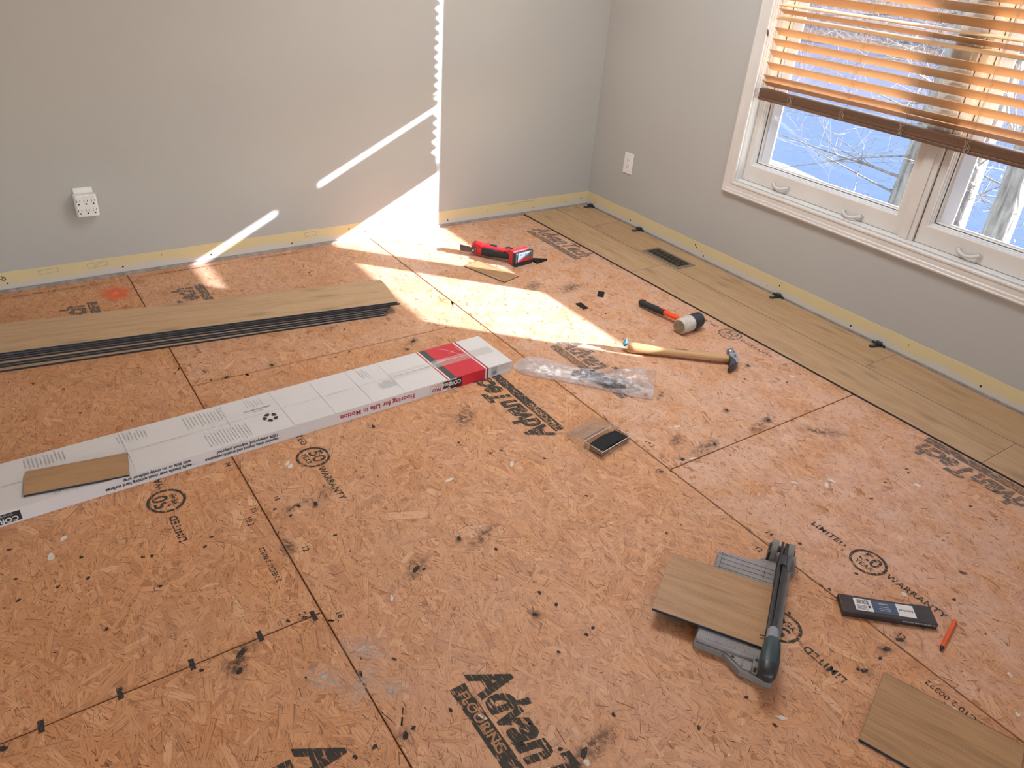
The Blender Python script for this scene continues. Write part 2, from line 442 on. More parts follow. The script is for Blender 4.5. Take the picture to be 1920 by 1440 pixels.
def frame_of(origin, right, up):
    r = Vector(right).normalized(); u = Vector(up).normalized(); n = r.cross(u)
    return Matrix(((r.x, u.x, n.x, origin[0]), (r.y, u.y, n.y, origin[1]), (r.z, u.z, n.z, origin[2]), (0, 0, 0, 1)))
def add_text(mb, body, size, mat, bold=0.0, align='CENTER', shear=0.0, mi=0, xs=1.0, space=1.0):
    me = text_mesh(body, size, bold, align, shear, space)
    mb.add([(v.co.x * xs, v.co.y, 0) for v in me.vertices], [tuple(p.vertices) for p in me.polygons], mi, False, mat)
def rect_loops(mb, y0, y1, z0, z1, prof, mi=0):
    """mitred frame around the rectangle in the y-z plane; prof = (inset, x)"""
    loops = []
    for ins, x in prof:
        loops.append([(x, y1 - ins, z0 + ins), (x, y1 - ins, z1 - ins), (x, y0 + ins, z1 - ins), (x, y0 + ins, z0 + ins)])
    mb.loft(loops, mi, False, False)

# ------------------------------------------------------------------ the room shell
X0, Y0, H = -5.3, -6.3, 2.44      # left wall, wall behind the camera, ceiling
def struct(o): o['kind'] = 'structure'; return o
# window opening in the right wall
WY0, WY1, WZ0, WZ1 = -2.945, -1.118, 0.476, 1.96
mb = MB()
mb.box((0, Y0, 0), (.13, WY0, H)).box((0, WY1, 0), (.13, .13, H)).box((0, WY0, 0), (.13, WY1, WZ0)).box((0, WY0, WZ1), (.13, WY1, H))
wall_right = struct(mb.build('wall_right', 'wall'))
wall_back = struct(MB().box((X0 - .12, 0, 0), (0, .12, H)).build('wall_back', 'wall'))
wall_left = struct(MB().box((X0 - .12, Y0, 0), (X0, 0, H)).build('wall_left', 'wall'))
FX0, FX1, FZ0, FZ1 = -5.2, -1.9, .35, 2.2         # unseen wide window, added to let in more light
mb = MB()
mb.box((X0, Y0 - .12, 0), (FX0, Y0, H)).box((FX1, Y0 - .12, 0), (0, Y0, H)).box((FX0, Y0 - .12, 0), (FX1, Y0, FZ0)).box((FX0, Y0 - .12, FZ1), (FX1, Y0, H))
wall_front = struct(mb.build('wall_front', 'wall'))
ceiling = struct(MB().box((X0 - .12, Y0 - .12, H), (.13, .13, H + .1)).build('ceiling', 'ceil'))
# fill panel added on the ceiling, out of view, to brighten the room
cl = root('added_fill_panel', (-1.15, -1.45, H), 0, 'unseen flat white fill panel added overhead to brighten the room', 'added fill light')
MB().box((-.36, -.66, -.05), (.36, .66, -.0005)).build('housing', 'outlet', cl, .004)
ld = bpy.data.lights.new('fill_lamp', 'AREA'); ld.shape = 'RECTANGLE'; ld.size = .66; ld.size_y = 1.26; ld.energy = 19.5; ld.color = (.95, .975, 1.0)
lo_ = bpy.data.objects.new('fill_lamp', ld); COL.objects.link(lo_); lo_.parent = cl; lo_.location = (0, 0, -.053)
# window added behind the camera as a fill source
w2 = root('added_window', ((FX0 + FX1) / 2, Y0 - .06, FZ0)); struct(w2)
mb = MB(); hw = (FX1 - FX0) / 2; hh = FZ1 - FZ0
mb.box((-hw, -.04, 0), (-hw + .06, .04, hh)).box((hw - .06, -.04, 0), (hw, .04, hh)).box((-.03, -.04, 0), (.03, .04, hh)).box((-hw, -.04, 0), (hw, .04, .06)).box((-hw, -.04, hh - .06), (hw, .04, hh))
mb.build('window_frame', 'jamb', w2)
MB().box((-hw + .06, -.004, .06), (-.03, .004, hh - .06)).build('pane', 'glass', w2)
MB().box((.03, -.004, .06), (hw - .06, .004, hh - .06)).build('pane', 'glass', w2)

# floor: joist-level slab, strand-board panels, the new planks
floor = struct(MB().box((X0, Y0, -.12), (0, 0, -.022)).build('floor', 'plate'))
SX = [-.298, -1.5046, -2.7111, -3.9176, -5.1241]
def osb_panel(x0, x1, y0, y1):
    x0, x1, y0, y1 = max(x0, X0 + .002), min(x1, -.003), max(y0, Y0 + .002), min(y1, -.004)
    cx, cy = (x0 + x1) / 2, (y0 + y1) / 2
    g = .0014
    hx, hy = (x1 - x0) / 2 - g, (y1 - y0) / 2 - g
    b = .0012
    mb = MB()
    lo = [(-hx, -hy), (hx, -hy), (hx, hy), (-hx, hy)]; up = [(-hx + b, -hy + b), (hx - b, -hy + b), (hx - b, hy - b), (-hx + b, hy - b)]
    vs = [(p[0], p[1], -.0215) for p in lo] + [(p[0], p[1], -b) for p in lo] + [(p[0], p[1], 0) for p in up]
    fs = [(3, 2, 1, 0), (8, 9, 10, 11)] + [(i, (i + 1) % 4, 4 + (i + 1) % 4, 4 + i) for i in range(4)] + [(4 + i, 4 + (i + 1) % 4, 8 + (i + 1) % 4, 8 + i) for i in range(4)]
    mb.add(vs, fs)
    o = mb.build('osb_panel', 'osb', floor, loc=(cx, cy, 0))
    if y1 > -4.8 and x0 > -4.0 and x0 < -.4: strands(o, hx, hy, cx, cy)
    return o
RNG = np.random.default_rng(7)
def flakes(name, panel, hx, hy, cx, cy, dens, lm, ls, lmin, lmax, wm, ws, wmin, wmax, z0, z1, mat):
    ylo, xlo = max(-hy, -4.8 - cy), max(-hx, -3.95 - cx)
    n = int(dens * (hx - xlo) * (hy - ylo))
    L = np.clip(RNG.lognormal(math.log(lm), ls, n), lmin, lmax); W = np.clip(RNG.lognormal(math.log(wm), ws, n), wmin, wmax)
    ang = PI / 2 + RNG.normal(0, .62, n); u = RNG.random(n) < .22; ang[u] = RNG.random(u.sum()) * PI
    px_ = xlo + RNG.random(n) * (hx - xlo); py_ = ylo + RNG.random(n) * (hy - ylo)
    zz = np.linspace(z0, z1, n)
    base = np.array([(-.5, -.35), (-.42, -.5), (.42, -.5), (.5, .30), (.40, .5), (-.44, .5)])
    loc = np.repeat(base[None], n, 0) + RNG.normal(0, .05, (n, 6, 2))
    al = loc[:, :, 0] * L[:, None]; ac = loc[:, :, 1] * W[:, None]
    ca, sa = np.cos(ang)[:, None], np.sin(ang)[:, None]
    X = np.clip(px_[:, None] + al * ca - ac * sa, -hx + .0013, hx - .0013); Y = np.clip(py_[:, None] + al * sa + ac * ca, -hy + .0013, hy - .0013)
    co = np.stack([X, Y, np.repeat(zz[:, None], 6, 1)], 2).astype(np.float32)
    me = bpy.data.meshes.new(name)
    me.vertices.add(n * 6); me.vertices.foreach_set('co', co.ravel())
    me.loops.add(n * 6); me.loops.foreach_set('vertex_index', np.arange(n * 6, dtype=np.int32))
    me.polygons.add(n); me.polygons.foreach_set('loop_start', np.arange(0, n * 6, 6, dtype=np.int32))
    me.update(calc_edges=True)
    uv = me.uv_layers.new(name='UVMap'); uv.data.foreach_set('uv', np.stack([al, loc[:, :, 1] * 2], 2).astype(np.float32).ravel())
    dq = .48 if cx > -1.5 else (.30 if cx > -2.7 and cy > -1.2 else (.16 if cx > -2.7 else (.42 if cy > -.8 else .10)))  # pale tint paints window glare as well as dust, strongest on the window side
    for nm, v in (('tone', RNG.random(n)), ('seed', RNG.random(n)), ('dust_glare', np.full(n, dq))):
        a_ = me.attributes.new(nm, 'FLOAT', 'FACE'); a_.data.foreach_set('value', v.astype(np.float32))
    me.materials.append(M[mat]); me.update()
    o = link(name, me, panel); o['kind'] = 'stuff'
    return o
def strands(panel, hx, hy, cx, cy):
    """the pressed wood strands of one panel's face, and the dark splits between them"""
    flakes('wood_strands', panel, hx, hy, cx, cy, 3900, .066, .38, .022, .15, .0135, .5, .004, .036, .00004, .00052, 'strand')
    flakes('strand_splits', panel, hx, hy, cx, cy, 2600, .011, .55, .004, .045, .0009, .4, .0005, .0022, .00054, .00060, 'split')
osb_panel(SX[0], 0, -1.1, 0); osb_panel(SX[0], 0, -3.54, -1.1); osb_panel(SX[0], 0, Y0, -3.54)
for k in range(4):
    j = -2.312 if k % 2 == 0 else -1.1008
    js = [0, j, j - 2.4384, j - 4.8768]
    for a, b in zip(js[1:], js[:-1]):
        if b > Y0 + .01: osb_panel(SX[k + 1], SX[k], a, b)
osb_panel(X0, SX[4], -3.0, 0); osb_panel(X0, SX[4], Y0, -3.0)

def plank_mesh(name, L, W, T=.008, oak='oak', tongue=True, edge=2):
    """profile extruded along x, from x=0 to x=L; y centred"""
    h = W / 2
    pr = [(-h, 0), (-h, .34 * T), (-h + .003, .34 * T), (-h + .003, .56 * T), (-h, .56 * T), (-h, T - .0007), (-h + .0010, T),
          (h - .0010, T), (h, T - .0007), (h, .62 * T)]
    mats = [1, 1, 1, 2, 1, edge, 0, edge, 1]
    if tongue:
        pr += [(h + .004, .55 * T), (h + .004, .30 * T), (h, .22 * T)]; mats += [1, 2, 1]
    pr += [(h, 0)]; mats += [1, 1]
    mats = mats[:len(pr)]; mats[-1] = 3
    n = len(pr); mb = MB()
    vs = [(0, p[0], p[1]) for p in pr] + [(L, p[0], p[1]) for p in pr]
    for i in range(n):
        j = (i + 1) % n
        mb.f.append([i, n + i, n + j, j]); mb.mi.append(mats[i]); mb.sm.append(False)
    mb.v = vs
    mb.f.append(list(range(n))); mb.mi.append(1); mb.sm.append(False)
    mb.f.append(list(range(n, 2 * n))[::-1]); mb.mi.append(1); mb.sm.append(False)
    me = bpy.data.meshes.new(name); me.from_pydata(mb.v, [], mb.f)
    for m in (oak, 'core', 'core_lite', 'cork'): me.materials.append(M[m])
    me.polygons.foreach_set('material_index', mb.mi); me.update()
    return me
G = .0014
def laid(x_a, x_b, y_far, y_near):
    L = (y_far - y_near) - G
    me = plank_mesh('floor_plank', L, abs(x_b - x_a) - G, .0075, 'oak_laid', False, 1)
    o = link('floor_plank', me, floor)
    o.location = ((x_a + x_b) / 2, y_far, .0002); o.rotation_euler = (0, 0, -PI / 2)
    return o
r1, r2, r3 = -.0083, -.2479, -.4934
for a, b in ((-.006, -.350), (-.350, -2.198), (-2.198, -4.046), (-4.046, -5.0)): laid(r2, r1, a, b)
for a, b in ((-.006, -.982), (-.982, -2.832), (-2.832, -4.68)): laid(r3, r2, a, b)

# bare drywall strips where the old baseboard was, and the gap under the drywall
def bare_strip(wall, name, n, f, top):
    mb = MB(); rows = []
    for i in range(n + 1):
        t = i / n
        zt = top + .0035 * noise.noise(Vector((t * 40, 3.3, 0))) + .0022 * noise.noise(Vector((t * 170, 7.7, 0)))
        rows.append((f(t, .0), f(t, .0), zt))
    vs, fs = [], []
    for i, (p, q, zt) in enumerate(rows):
        vs += [(p[0], p[1], .016), (p[0], p[1], zt), (p[0] + p[2], p[1] + p[3], zt + .0006), (p[0] + p[2], p[1] + p[3], .016)]
    for i in range(n):
        b = i * 4; c = b + 4
        fs += [(b, c, c + 1, b + 1), (b + 1, c + 1, c + 2, b + 2)]
    mb.add(vs, fs)
    return mb.build(name, 'bare', wall)
bare_strip(wall_back, 'bare_drywall_strip', 420, lambda t, d: (X0 + (0 - X0) * t, -.0012, 0, .0012), .090)
bare_strip(wall_right, 'bare_drywall_strip', 420, lambda t, d: (-.0012, Y0 + (0 - Y0) * t, .0012, 0), .091)
MB().box((X0, -.007, 0), (0, 0, .0135)).build('bottom_plate_edge', 'plate', wall_back)
MB().box((-.005, Y0, 0), (0, 0, .0135)).build('bottom_plate_edge', 'plate', wall_right)
# ragged paint edge and nail holes
def dots(pts, r, mapf, name, parent, m):
    mb = MB()
    for (a, b) in pts:
        rr = r * random.uniform(.7, 1.3); n = 8
        mb.add([mapf(a + rr * math.cos(2 * PI * k / n), b + rr * math.sin(2 * PI * k / n)) for k in range(n)], [tuple(range(n))])
    return mb.build(name, m, parent)
dots([(-3.17, .041), (-2.72, .040), (-2.33, .036), (-1.93, .034), (-1.53, .041), (-1.02, .035), (-.42, .035), (-.17, .04), (-.05, .05), (-1.62, .066), (-2.55, .07), (-.75, .06)], .0042, lambda a, b: (a, -.0016, b), 'nail_hole', wall_back, 'slot')
dots([(-.09, .045), (-.42, .037), (-1.02, .03), (-1.46, .034), (-1.95, .032), (-2.56, .037), (-.95, .07), (-.96, .058), (-1.0, .05), (-1.54, .078), (-1.53, .062), (-2.23, .066)], .0042, lambda a, b: (-.0016, a, b), 'nail_hole', wall_right, 'slot')
# pencil lines and scribbles left on the strip
def strokes(lines, w, mapf, name, parent, m):
    mb = MB()
    for ln in lines:
        for (a, b) in zip(ln[:-1], ln[1:]):
            d = Vector((b[0] - a[0], b[1] - a[1], 0)); nrm = Vector((-d.y, d.x, 0)).normalized() * w / 2
            mb.add([mapf(a[0] + nrm.x, a[1] + nrm.y), mapf(b[0] + nrm.x, b[1] + nrm.y), mapf(b[0] - nrm.x, b[1] - nrm.y), mapf(a[0] - nrm.x, a[1] - nrm.y)], [(0, 1, 2, 3)])
    return mb.build(name, m, parent)
wl = lambda a, b: (a, -.0018, b)
strokes([[(-3.205, .062), (-3.190, .064)], [(-3.188, .075), (-3.176, .07), (-3.172, .06), (-3.180, .054), (-3.188, .060), (-3.183, .068), (-3.172, .066)]], .0028, wl, 'marker_writing', wall_back, 'pen')
def box_lines(x, z, w, h): return [[(x, z), (x + w, z + .004), (x + w, z + h), (x, z + h - .004), (x, z)]]
strokes(box_lines(-3.05, .058, .075, .022) + box_lines(-2.86, .055, .08, .024) + box_lines(-1.86, .055, .06, .026) + [[(-2.84, .062), (-2.80, .074)], [(-.62, .075), (-.50, .082), (-.42, .078)], [(-.60, .07), (-.52, .072)]], .0016, wl, 'pencil_mark', wall_back, 'p_grey')

# ------------------------------------------------------------------ window in the right wall
win = root('window_1', (0, (WY0 + WY1) / 2, WZ0)); struct(win)
wl0 = win.location
def wbuild(mb, name, m, parent=None, bevel=0):
    o = mb.build(name, m, None, bevel)
    me = o.data
    for v in me.vertices: v.co = v.co - Vector(wl0)
    o.parent = parent or win
    return o
CW = .062
mb = MB()
prof = [(0, 0), (0, -.019), (.006, -.021), (.010, -.017), (.020, -.0165), (.024, -.0135), (.046, -.0125), (.049, -.016), (.056, -.016), (CW, -.012), (CW, .004)]
rect_loops(mb, WY0 - CW, WY1 + CW, WZ0 - CW - .004, WZ1 + CW, prof)
wbuild(mb, 'casing', 'whitewood')
# jamb liner (reveal) and stop
mb = MB()
rect_loops(mb, WY0, WY1, WZ0, WZ1, [(0, 0), (.003, .001), (.003, .128), (0, .1285)])
rect_loops(mb, WY0 + .003, WY1 - .003, WZ0 + .003, WZ1 - .003, [(0, .094), (.016, .094), (.016, .1275), (0, .1275)])
wbuild(mb, 'jamb', 'jamb')
MX = .045                       # room-side face of the sashes
mb = MB().box((MX - .012, -2.067, WZ0 + .003), (.127, -1.995, WZ1 - .003))
mb.box((MX - .017, -2.045, WZ0 + .003), (MX - .012, -2.005, WZ1 - .003))
wbuild(mb, 'mullion', 'whitewood', None, .002)
def handle(y, z, w, bow, parent):
    mb = MB(); pts = []; rad = []
    for i in range(13):
        t = i / 12
        pts.append((MX - .006 - bow * math.sin(PI * t) ** .7, y - w / 2 + w * t, z - .012 * math.sin(PI * t)))
        rad.append(.0062 + .0025 * abs(2 * t - 1) ** 3)
    mb.tube(pts, rad, 10)
    for s in (-1, 1):
        mb.tube([(MX, y + s * w / 2, z), (MX - .006, y + s * w / 2, z)], [.011, .010], 12)
    wbuild(mb, 'sash_handle', 'handle', parent)
    mb2 = MB()
    for s in (-1, 1):
        mb2.tube([(MX - .0062, y + s * w / 2 * 1.0, z + .006), (MX - .0075, y + s * w / 2, z + .006)], .0028, 8)
    wbuild(mb2, 'screw', 'slot', parent)
for (ya, yb, hs) in ((-1.991, -1.122, ((-1.36, .512, .085, .020), (-1.765, .503, .090, .030))), (-2.941, -2.071, ((-2.30, .512, .085, .020),))):
    zb, zt = WZ0 + .004, WZ1 - .004
    mb = MB()
    # flat room-side face: stiles .024 wide, bottom rail .064, top rail .05
    sl, rb_, rt = .026, .073, .05
    yl, yr, zl, zu = yb - sl, ya + sl, zb + rb_, zt - rt
    mb.box((MX, yl, zb), (.092, yb, zt)).box((MX, ya, zb), (.092, yr, zt)).box((MX, yr, zb), (.092, yl, zl)).box((MX, yr, zu), (.092, yl, zt))
    sash = wbuild(mb, 'sash', 'whitewood')
    mb = MB()
    st = [(0, MX + .001), (.004, MX + .001), (.004, MX + .010), (.009, MX + .010), (.009, MX + .019), (.014, MX + .019), (.014, MX + .030), (.020, .0865), (.026, .0865), (.026, .094), (0, .094)]
    rect_loops(mb, yr, yl, zl, zu, st)
    wbuild(mb, 'glazing_bead', 'jamb', sash)
    mb = MB()
    rect_loops(mb, yr, yl, zl, zu, [(.0143, MX + .0305), (.0165, MX + .0300), (.0165, MX + .0345)])
    wbuild(mb, 'gasket', 'gasket', sash)
    wbuild(MB().box((.0868, yr + .024, zl + .024), (.0905, yl - .024, zu - .024)), 'pane', 'glass', sash)
    wbuild(MB().box((.0925, yl - .078, zl), (.0985, yl - .012, zu)), 'exterior_stop', 'vinyl_thin', sash)
    mb = MB().box((MX - .001, ya - .0015, zb - .0035), (MX + .01, yb + .0015, zb + .0003)).box((MX + .001, yb, zb), (MX + .01, yb + .0035, zt))
    wbuild(mb, 'weatherstrip', 'gasket', sash)
    for (y, z, w, b) in hs: handle(y, z, w, b, sash)

# ------------------------------------------------------------------ wooden blind
blind = root('window_blind', (0, -2.03, .877), 0, 'brown wooden slat blind with a bunched bottom hung over the window', 'blind')
BL, BY, SW = 1.752, -2.034, .050
def slat_mesh():
    mb = MB(); n = 8; t = .0028; vs = []; rings = []
    for y in (-BL / 2, -BL / 6, BL / 6, BL / 2):
        top = [(-SW / 2 + SW * i / n, y, .0022 * (1 - (2 * i / n - 1) ** 2) + t / 2) for i in range(n + 1)]
        bot = [(-SW / 2 + SW * i / n, y, .0022 * (1 - (2 * i / n - 1) ** 2) - t / 2) for i in range(n, -1, -1)]
        rings.append(top + bot)
    mb.loft(rings, 0, False, True)
    me = bpy.data.meshes.new('slat'); me.from_pydata(mb.v, [], mb.f); me.materials.append(M['slat']); me.update()
    return me
sm = slat_mesh()
def slat(zc, tilt, dy=0.0, roll=0.0, me=sm):
    o = link('slat', me, blind)
    o.location = (.001, BY + 2.03 + dy, zc - .877); o.rotation_euler = (roll, math.radians(tilt), 0)
    return o
T_ = 40
hang = [(1.2815, -8, 0), (1.256, 25, 0), (1.2297, -15, 0)]
for zf, tl, rl in ((1.190, 40, .0), (1.144, 40, 0), (1.0975, 41, .002), (1.0455, 43, .004), (.9925, 38, .006), (.9675, 30, .0065)):
    hang.append((zf - .025 * math.sin(math.radians(tl)), tl, -rl))
for i, (zc, tl, rl) in enumerate(hang): slat(zc, tl, random.uniform(-.002, .002), rl)
z = 1.318
while z < 1.90:
    slat(z, 40 + random.uniform(-2, 2), random.uniform(-.0025, .0025)); z += .0445
me_d = sm.copy(); me_d.materials.clear(); me_d.materials.append(M['slat_stack'])
for k in range(10): slat(.8945 + k * .0034, random.uniform(-1, 1), random.uniform(-.003, .003), 0, me_d)
MB().box((-.026, BY + 2.03 - BL / 2, .0), (.026, BY + 2.03 + BL / 2, .0145)).build('bottom_rail', 'slat_stack', blind, .003)
MB().box((-.03, BY + 2.03 - BL / 2, 1.025), (.03, BY + 2.03 + BL / 2, 1.082)).build('head_rail', 'slat_stack', blind, .003)
for yy in (-1.152, -1.345, -1.62, -1.90, -2.175, -2.45, -2.72, -2.905):
    mb = MB(); ly = yy + 2.03
    for x in (-.0275, .0275):
        mb.tube([(x, ly, .05), (x, ly, 1.03)], .0007, 5)
    mb.tube([(0.0, ly + .006, .05), (0, ly + .006, 1.03)], .0009, 5)
    # loose loops of ladder cord bunched at the bottom
    rr = random.Random(int(-yy * 1000)); pts = []
    for k in range(26):
        a = k * .9
        pts.append((-.0285 - .004 * rr.random(), ly + .012 * math.sin(a) + rr.uniform(-.004, .004), .026 + .022 * math.cos(a * .77) + rr.uniform(-.003, .003)))
    mb.tube(pts, .0007, 5)
    mb.build('ladder_cord', 'cord', blind)
mb = MB(); mb.tube([(-.031, -1.133 + 2.03, .30), (-.0315, -1.137 + 2.03, .285), (-.032, -1.141 + 2.03, .272)], [.002, .0045, .0035], 10)
mb.build('cord_tassel', 'slat_stack', blind)

# ------------------------------------------------------------------ outlets
def outlet_duplex():
    r = root('duplex_outlet', (0, -.331, .294), 0, 'white duplex wall outlet between the room corner and the window', 'outlet')
    MB().box((-.0055, -.037, 0), (-.0002, .037, .118)).build('cover_plate', 'outlet', r, .002)
    MB().box((-.0075, -.0168, .026), (-.005, .0168, .092)).build('receptacle', 'outlet', r, .001)
    mb = MB()
    for zc in (.075, .043):
        mb.box((-.0079, -.0085, zc - .001), (-.0074, -.0065, zc + .007)).box((-.0079, .0055, zc - .001), (-.0074, .0075, zc + .007))
        mb.tube([(-.0074, 0, zc - .008), (-.0079, 0, zc - .008)], .0026, 8)
    mb.build('socket_slots', 'slot', r)
outlet_duplex()
r = root('outlet_adapter', (-2.815, 0, .296), 0, 'white six-socket wall tap plugged in low on the back wall', 'outlet')
MB().box((-.037, -.0055, 0), (.037, -.0002, .120)).build('cover_plate', 'outlet', r, .002)
MB().prism([(-.044, -.0055), (.044, -.0055), (.044, -.034), (.038, -.040), (-.038, -.040), (-.044, -.034)], .004, .098).build('tap_body', 'outlet', r, .004, 3)
mb = MB()
for zc in (.066, .026):
    for xc in (-.028, 0, .028):
        mb.box((xc - .0075, -.0406, zc + .002), (xc - .0052, -.0398, zc + .012)).box((xc + .0052, -.0406, zc + .003), (xc + .0075, -.0398, zc + .011))
        mb.tube([(xc, -.0398, zc - .006), (xc, -.0406, zc - .006)], .0034, 10)
mb.build('socket_slots', 'slot', r)
MB().box((-.010, -.0406, .0895), (.004, -.0398, .0915)).build('printed_mark', 'p_lgrey', r)

# ------------------------------------------------------------------ prints on the strand board
def floor_print(name, mat, x, y, dirn, items, z=.0010):
    """dirn -1: reads towards the camera (letters' tops towards +x); +1: the opposite"""
    mb = MB()
    F = frame_of((x, y, z), (0, dirn, 0), (-dirn, 0, 0)) if dirn > 0 else frame_of((x, y, z), (0, -1, 0), (1, 0, 0))
    items(mb, F)
    return mb.build(name, mat, floor)
def ring(mb, F, r0, r1, n=40):
    vs = [(r * math.cos(2 * PI * k / n), r * math.sin(2 * PI * k / n), 0) for r in (r0, r1) for k in range(n)]
    mb.add(vs, [(k, (k + 1) % n, n + (k + 1) % n, n + k) for k in range(n)], 0, False, F)
def stamp(mb, F):
    ring(mb, F, .045, .0535)
    add_text(mb, '50', .060, F @ Matrix.Translation((0, .012, 0)), .0012)
    add_text(mb, 'YEAR', .024, F @ Matrix.Translation((0, -.022, 0)), .0004)
    add_text(mb, 'LIMITED', .030, F @ Matrix.Translation((-.135, 0, 0)), .0008, space=1.12)
    add_text(mb, 'WARRANTY', .030, F @ Matrix.Translation((.148, 0, 0)), .0008, space=1.08)
for (x, y, d, m) in ((-2.935, -1.70, 1, 'ink'), (-2.492, -1.70, -1, 'ink'), (-1.300, -2.92, -1, 'ink'), (-.545, -1.712, -1, 'ink_faint'), (-1.722, -2.945, 1, 'ink')):
    floor_print('warranty_stamp', m, x, y, d, stamp)
def logo(mb, F):
    L = .46
    mb.add([(0, -.020, 0), (L, -.020, 0), (L, .020, 0), (0, .020, 0)], [(0, 1, 2, 3)], 0, False, F)
    add_text(mb, 'FLOORING', .034, F @ Matrix.Translation((.018, 0, .0004)), .0006, 'LEFT', 0, 1, 1.02)
    add_text(mb, 'AdvanTech', .125, F @ Matrix.Translation((-.012, .072, 0)), .0055, 'LEFT', .28, xs=.80)
for (x, y, d, m) in ((-2.532, -2.672, -1, 'ink'), (-1.690, -1.955, 1, 'ink'), (-1.338, -1.440, -1, 'ink_faint'), (-.628, -.255, -1, 'ink_faint'), (-.520, -3.10, 1, 'ink_faint'), (-2.46, -.70, 1, 'ink_faint'), (-2.895, -.70, 1, 'ink_faint'), (-2.935, -2.645, -1, 'ink')):
    floor_print('flooring_logo', [m, 'board_tan'], x, y, d, logo)
def marks(mb, F):
    pass
mb = MB()
for (x, y, s) in ((-2.735, -1.612, '24'), (-2.775, -1.583, '12'), (-2.735, -1.86, '16'), (-2.76, -1.90, '19.2'), (-2.66, -1.84, '16'), (-2.665, -2.08, '12'), (-2.676, -2.341, '16'), (-2.755, -2.30, '24'), (-1.545, -2.11, '16'), (-1.465, -2.17, '19.2'), (-1.54, -2.30, '16'), (-1.545, -2.72, '12'), (-1.46, -2.69, '24'), (-1.47, -3.13, '12'), (-2.64, -1.02, '24'), (-2.75, -.72, '16')):
    add_text(mb, s, .024, frame_of((x, y, .0010), (0, -1, 0), (1, 0, 0)), .0004)
mb.build('layout_number', 'ink', floor)
floor_print('batch_code', 'ink', -2.765, -2.09, 1, lambda mb, F: add_text(mb, '2 HEC10 2 00322', .020, F, .0003))
floor_print('batch_code', 'ink_faint', -2.62, -.80, 1, lambda mb, F: add_text(mb, '2 HEC10 2 00322', .020, F, .0003))
floor_print('batch_code', 'ink', -1.545, -3.33, 1, lambda mb, F: add_text(mb, '2 HEC10 2 00322', .024, F, .0003))

BLOBS = [(-3.173, -2.309, 4), (-3.325, -2.311, 4), (-3.022, -2.31, 4), (-3.008, -2.337, 1), (-2.865, -2.308, 4), (-2.917, -2.335, 3), (-2.936, -2.382, 2), (-2.733, -2.313, 4), (-2.792, -2.298, 1), (-3.395, -2.327, 2), (-3.176, -1.826, 1), (-3.173, -1.913, 1), (-3.324, -1.83, 1), (-3.326, -1.911, 1), (-3.241, -1.909, 1), (-3.327, -1.708, 1), (-2.867, -1.912, 1), (-2.892, -1.941, 1), (-3.041, -1.903, 1), (-3.02, -1.91, 1), (-2.57, -1.918, 2), (-2.617, -1.905, 1), (-2.681, -1.884, 1), (-2.651, -1.932, 1), (-2.574, -2.07, 1), (-2.439, -2.297, 3), (-2.421, -2.309, 1), (-2.62, -2.532, 1), (-2.178, -2.707, 1), (-2.151, -2.699, 1), (-2.271, -2.714, 1), (-2.21, -2.341, 1), (-2.199, -2.535, 1), (-2.252, -2.59, 2), (-2.185, -2.59, 1), (-2.575, -2.717, 1), (-2.666, -2.713, 1), (-2.689, -2.721, 2), (-2.755, -2.71, 1), (-2.8, -2.71, 1), (-2.383, -2.953, 3), (-2.268, -2.915, 1), (-2.422, -2.919, 1), (-1.968, -3.042, 1), (-1.969, -3.126, 1), (-2.124, -3.04, 1), (-1.502, -2.907, 1), (-1.494, -2.928, 1), (-1.665, -2.927, 1), (-1.373, -2.93, 1), (-1.485, -3.134, 2), (-1.542, -3.134, 2), (-1.663, -3.133, 1), (-1.651, -3.145, 2), (-1.584, -3.143, 1), (-1.216, -3.133, 1), (-.762, -2.938, 1), (-.765, -2.713, 1), (-.78, -2.729, 1), (-.903, -2.72, 1), (-1.025, -2.747, 1), (-1.894, -1.199, 2), (-1.843, -1.148, 3), (-2.111, -1.116, 1), (-2.174, -1.133, 1), (-2.411, -1.083, 2), (-2.585, -1.097, 2), (-2.64, -1.09, 1), (-2.227, -.482, 1), (-1.965, -.317, 1), (-1.426, -2.293, 2), (-1.258, -2.282, 2), (-1.372, -2.315, 1), (-.959, -2.271, 2), (-1.252, -1.919, 2), (-1.839, -2.062, 1), (-1.979, -1.953, 1), (-1.414, -2.767, 1), (-1.734, -2.534, 1), (-1.836, -2.283, 1), (-2.279, -2.252, 2), (-3.027, -2.03, 1), (-3.164, -2.108, 1), (-2.819, -1.332, 2), (-3.093, -.927, 1), (-3.07, -1.11, 1), (-2.843, -.888, 1), (-3.178, -.844, 1), (-2.251, -1.633, 2), (-2.042, -1.851, 1), (-1.94, -1.958, 1), (-2.05, -.93, 1), (-.93, -1.30, 1), (-.70, -1.95, 2), (-.66, -2.12, 1), (-.80, -2.02, 1), (-1.05, -2.15, 2)]
def blob(mb, x, y, rx, ry, ang, n=14, z=.0004, soft=False):
    vs = []; z = z + .0005
    ph = random.uniform(0, 9)
    for k in range(n):
        a = 2 * PI * k / n
        r = 1 + .45 * noise.noise(Vector((math.cos(a) * 1.7 + ph, math.sin(a) * 1.7, x * 9))) + random.uniform(-.12, .12)
        u, v = rx * r * math.cos(a), ry * r * math.sin(a)
        vs.append((x + u * math.cos(ang) - v * math.sin(ang), y + u * math.sin(ang) + v * math.cos(ang), z))
    if soft:
        if mb.fade is None: mb.fade = []
        mb.fade += [0.0] * n + [1.0]
        mb.add(vs + [(x, y, z)], [(k, (k + 1) % n, n) for k in range(n)])
    else: mb.add(vs, [tuple(range(n))])
mb, mb2 = MB(), MB()
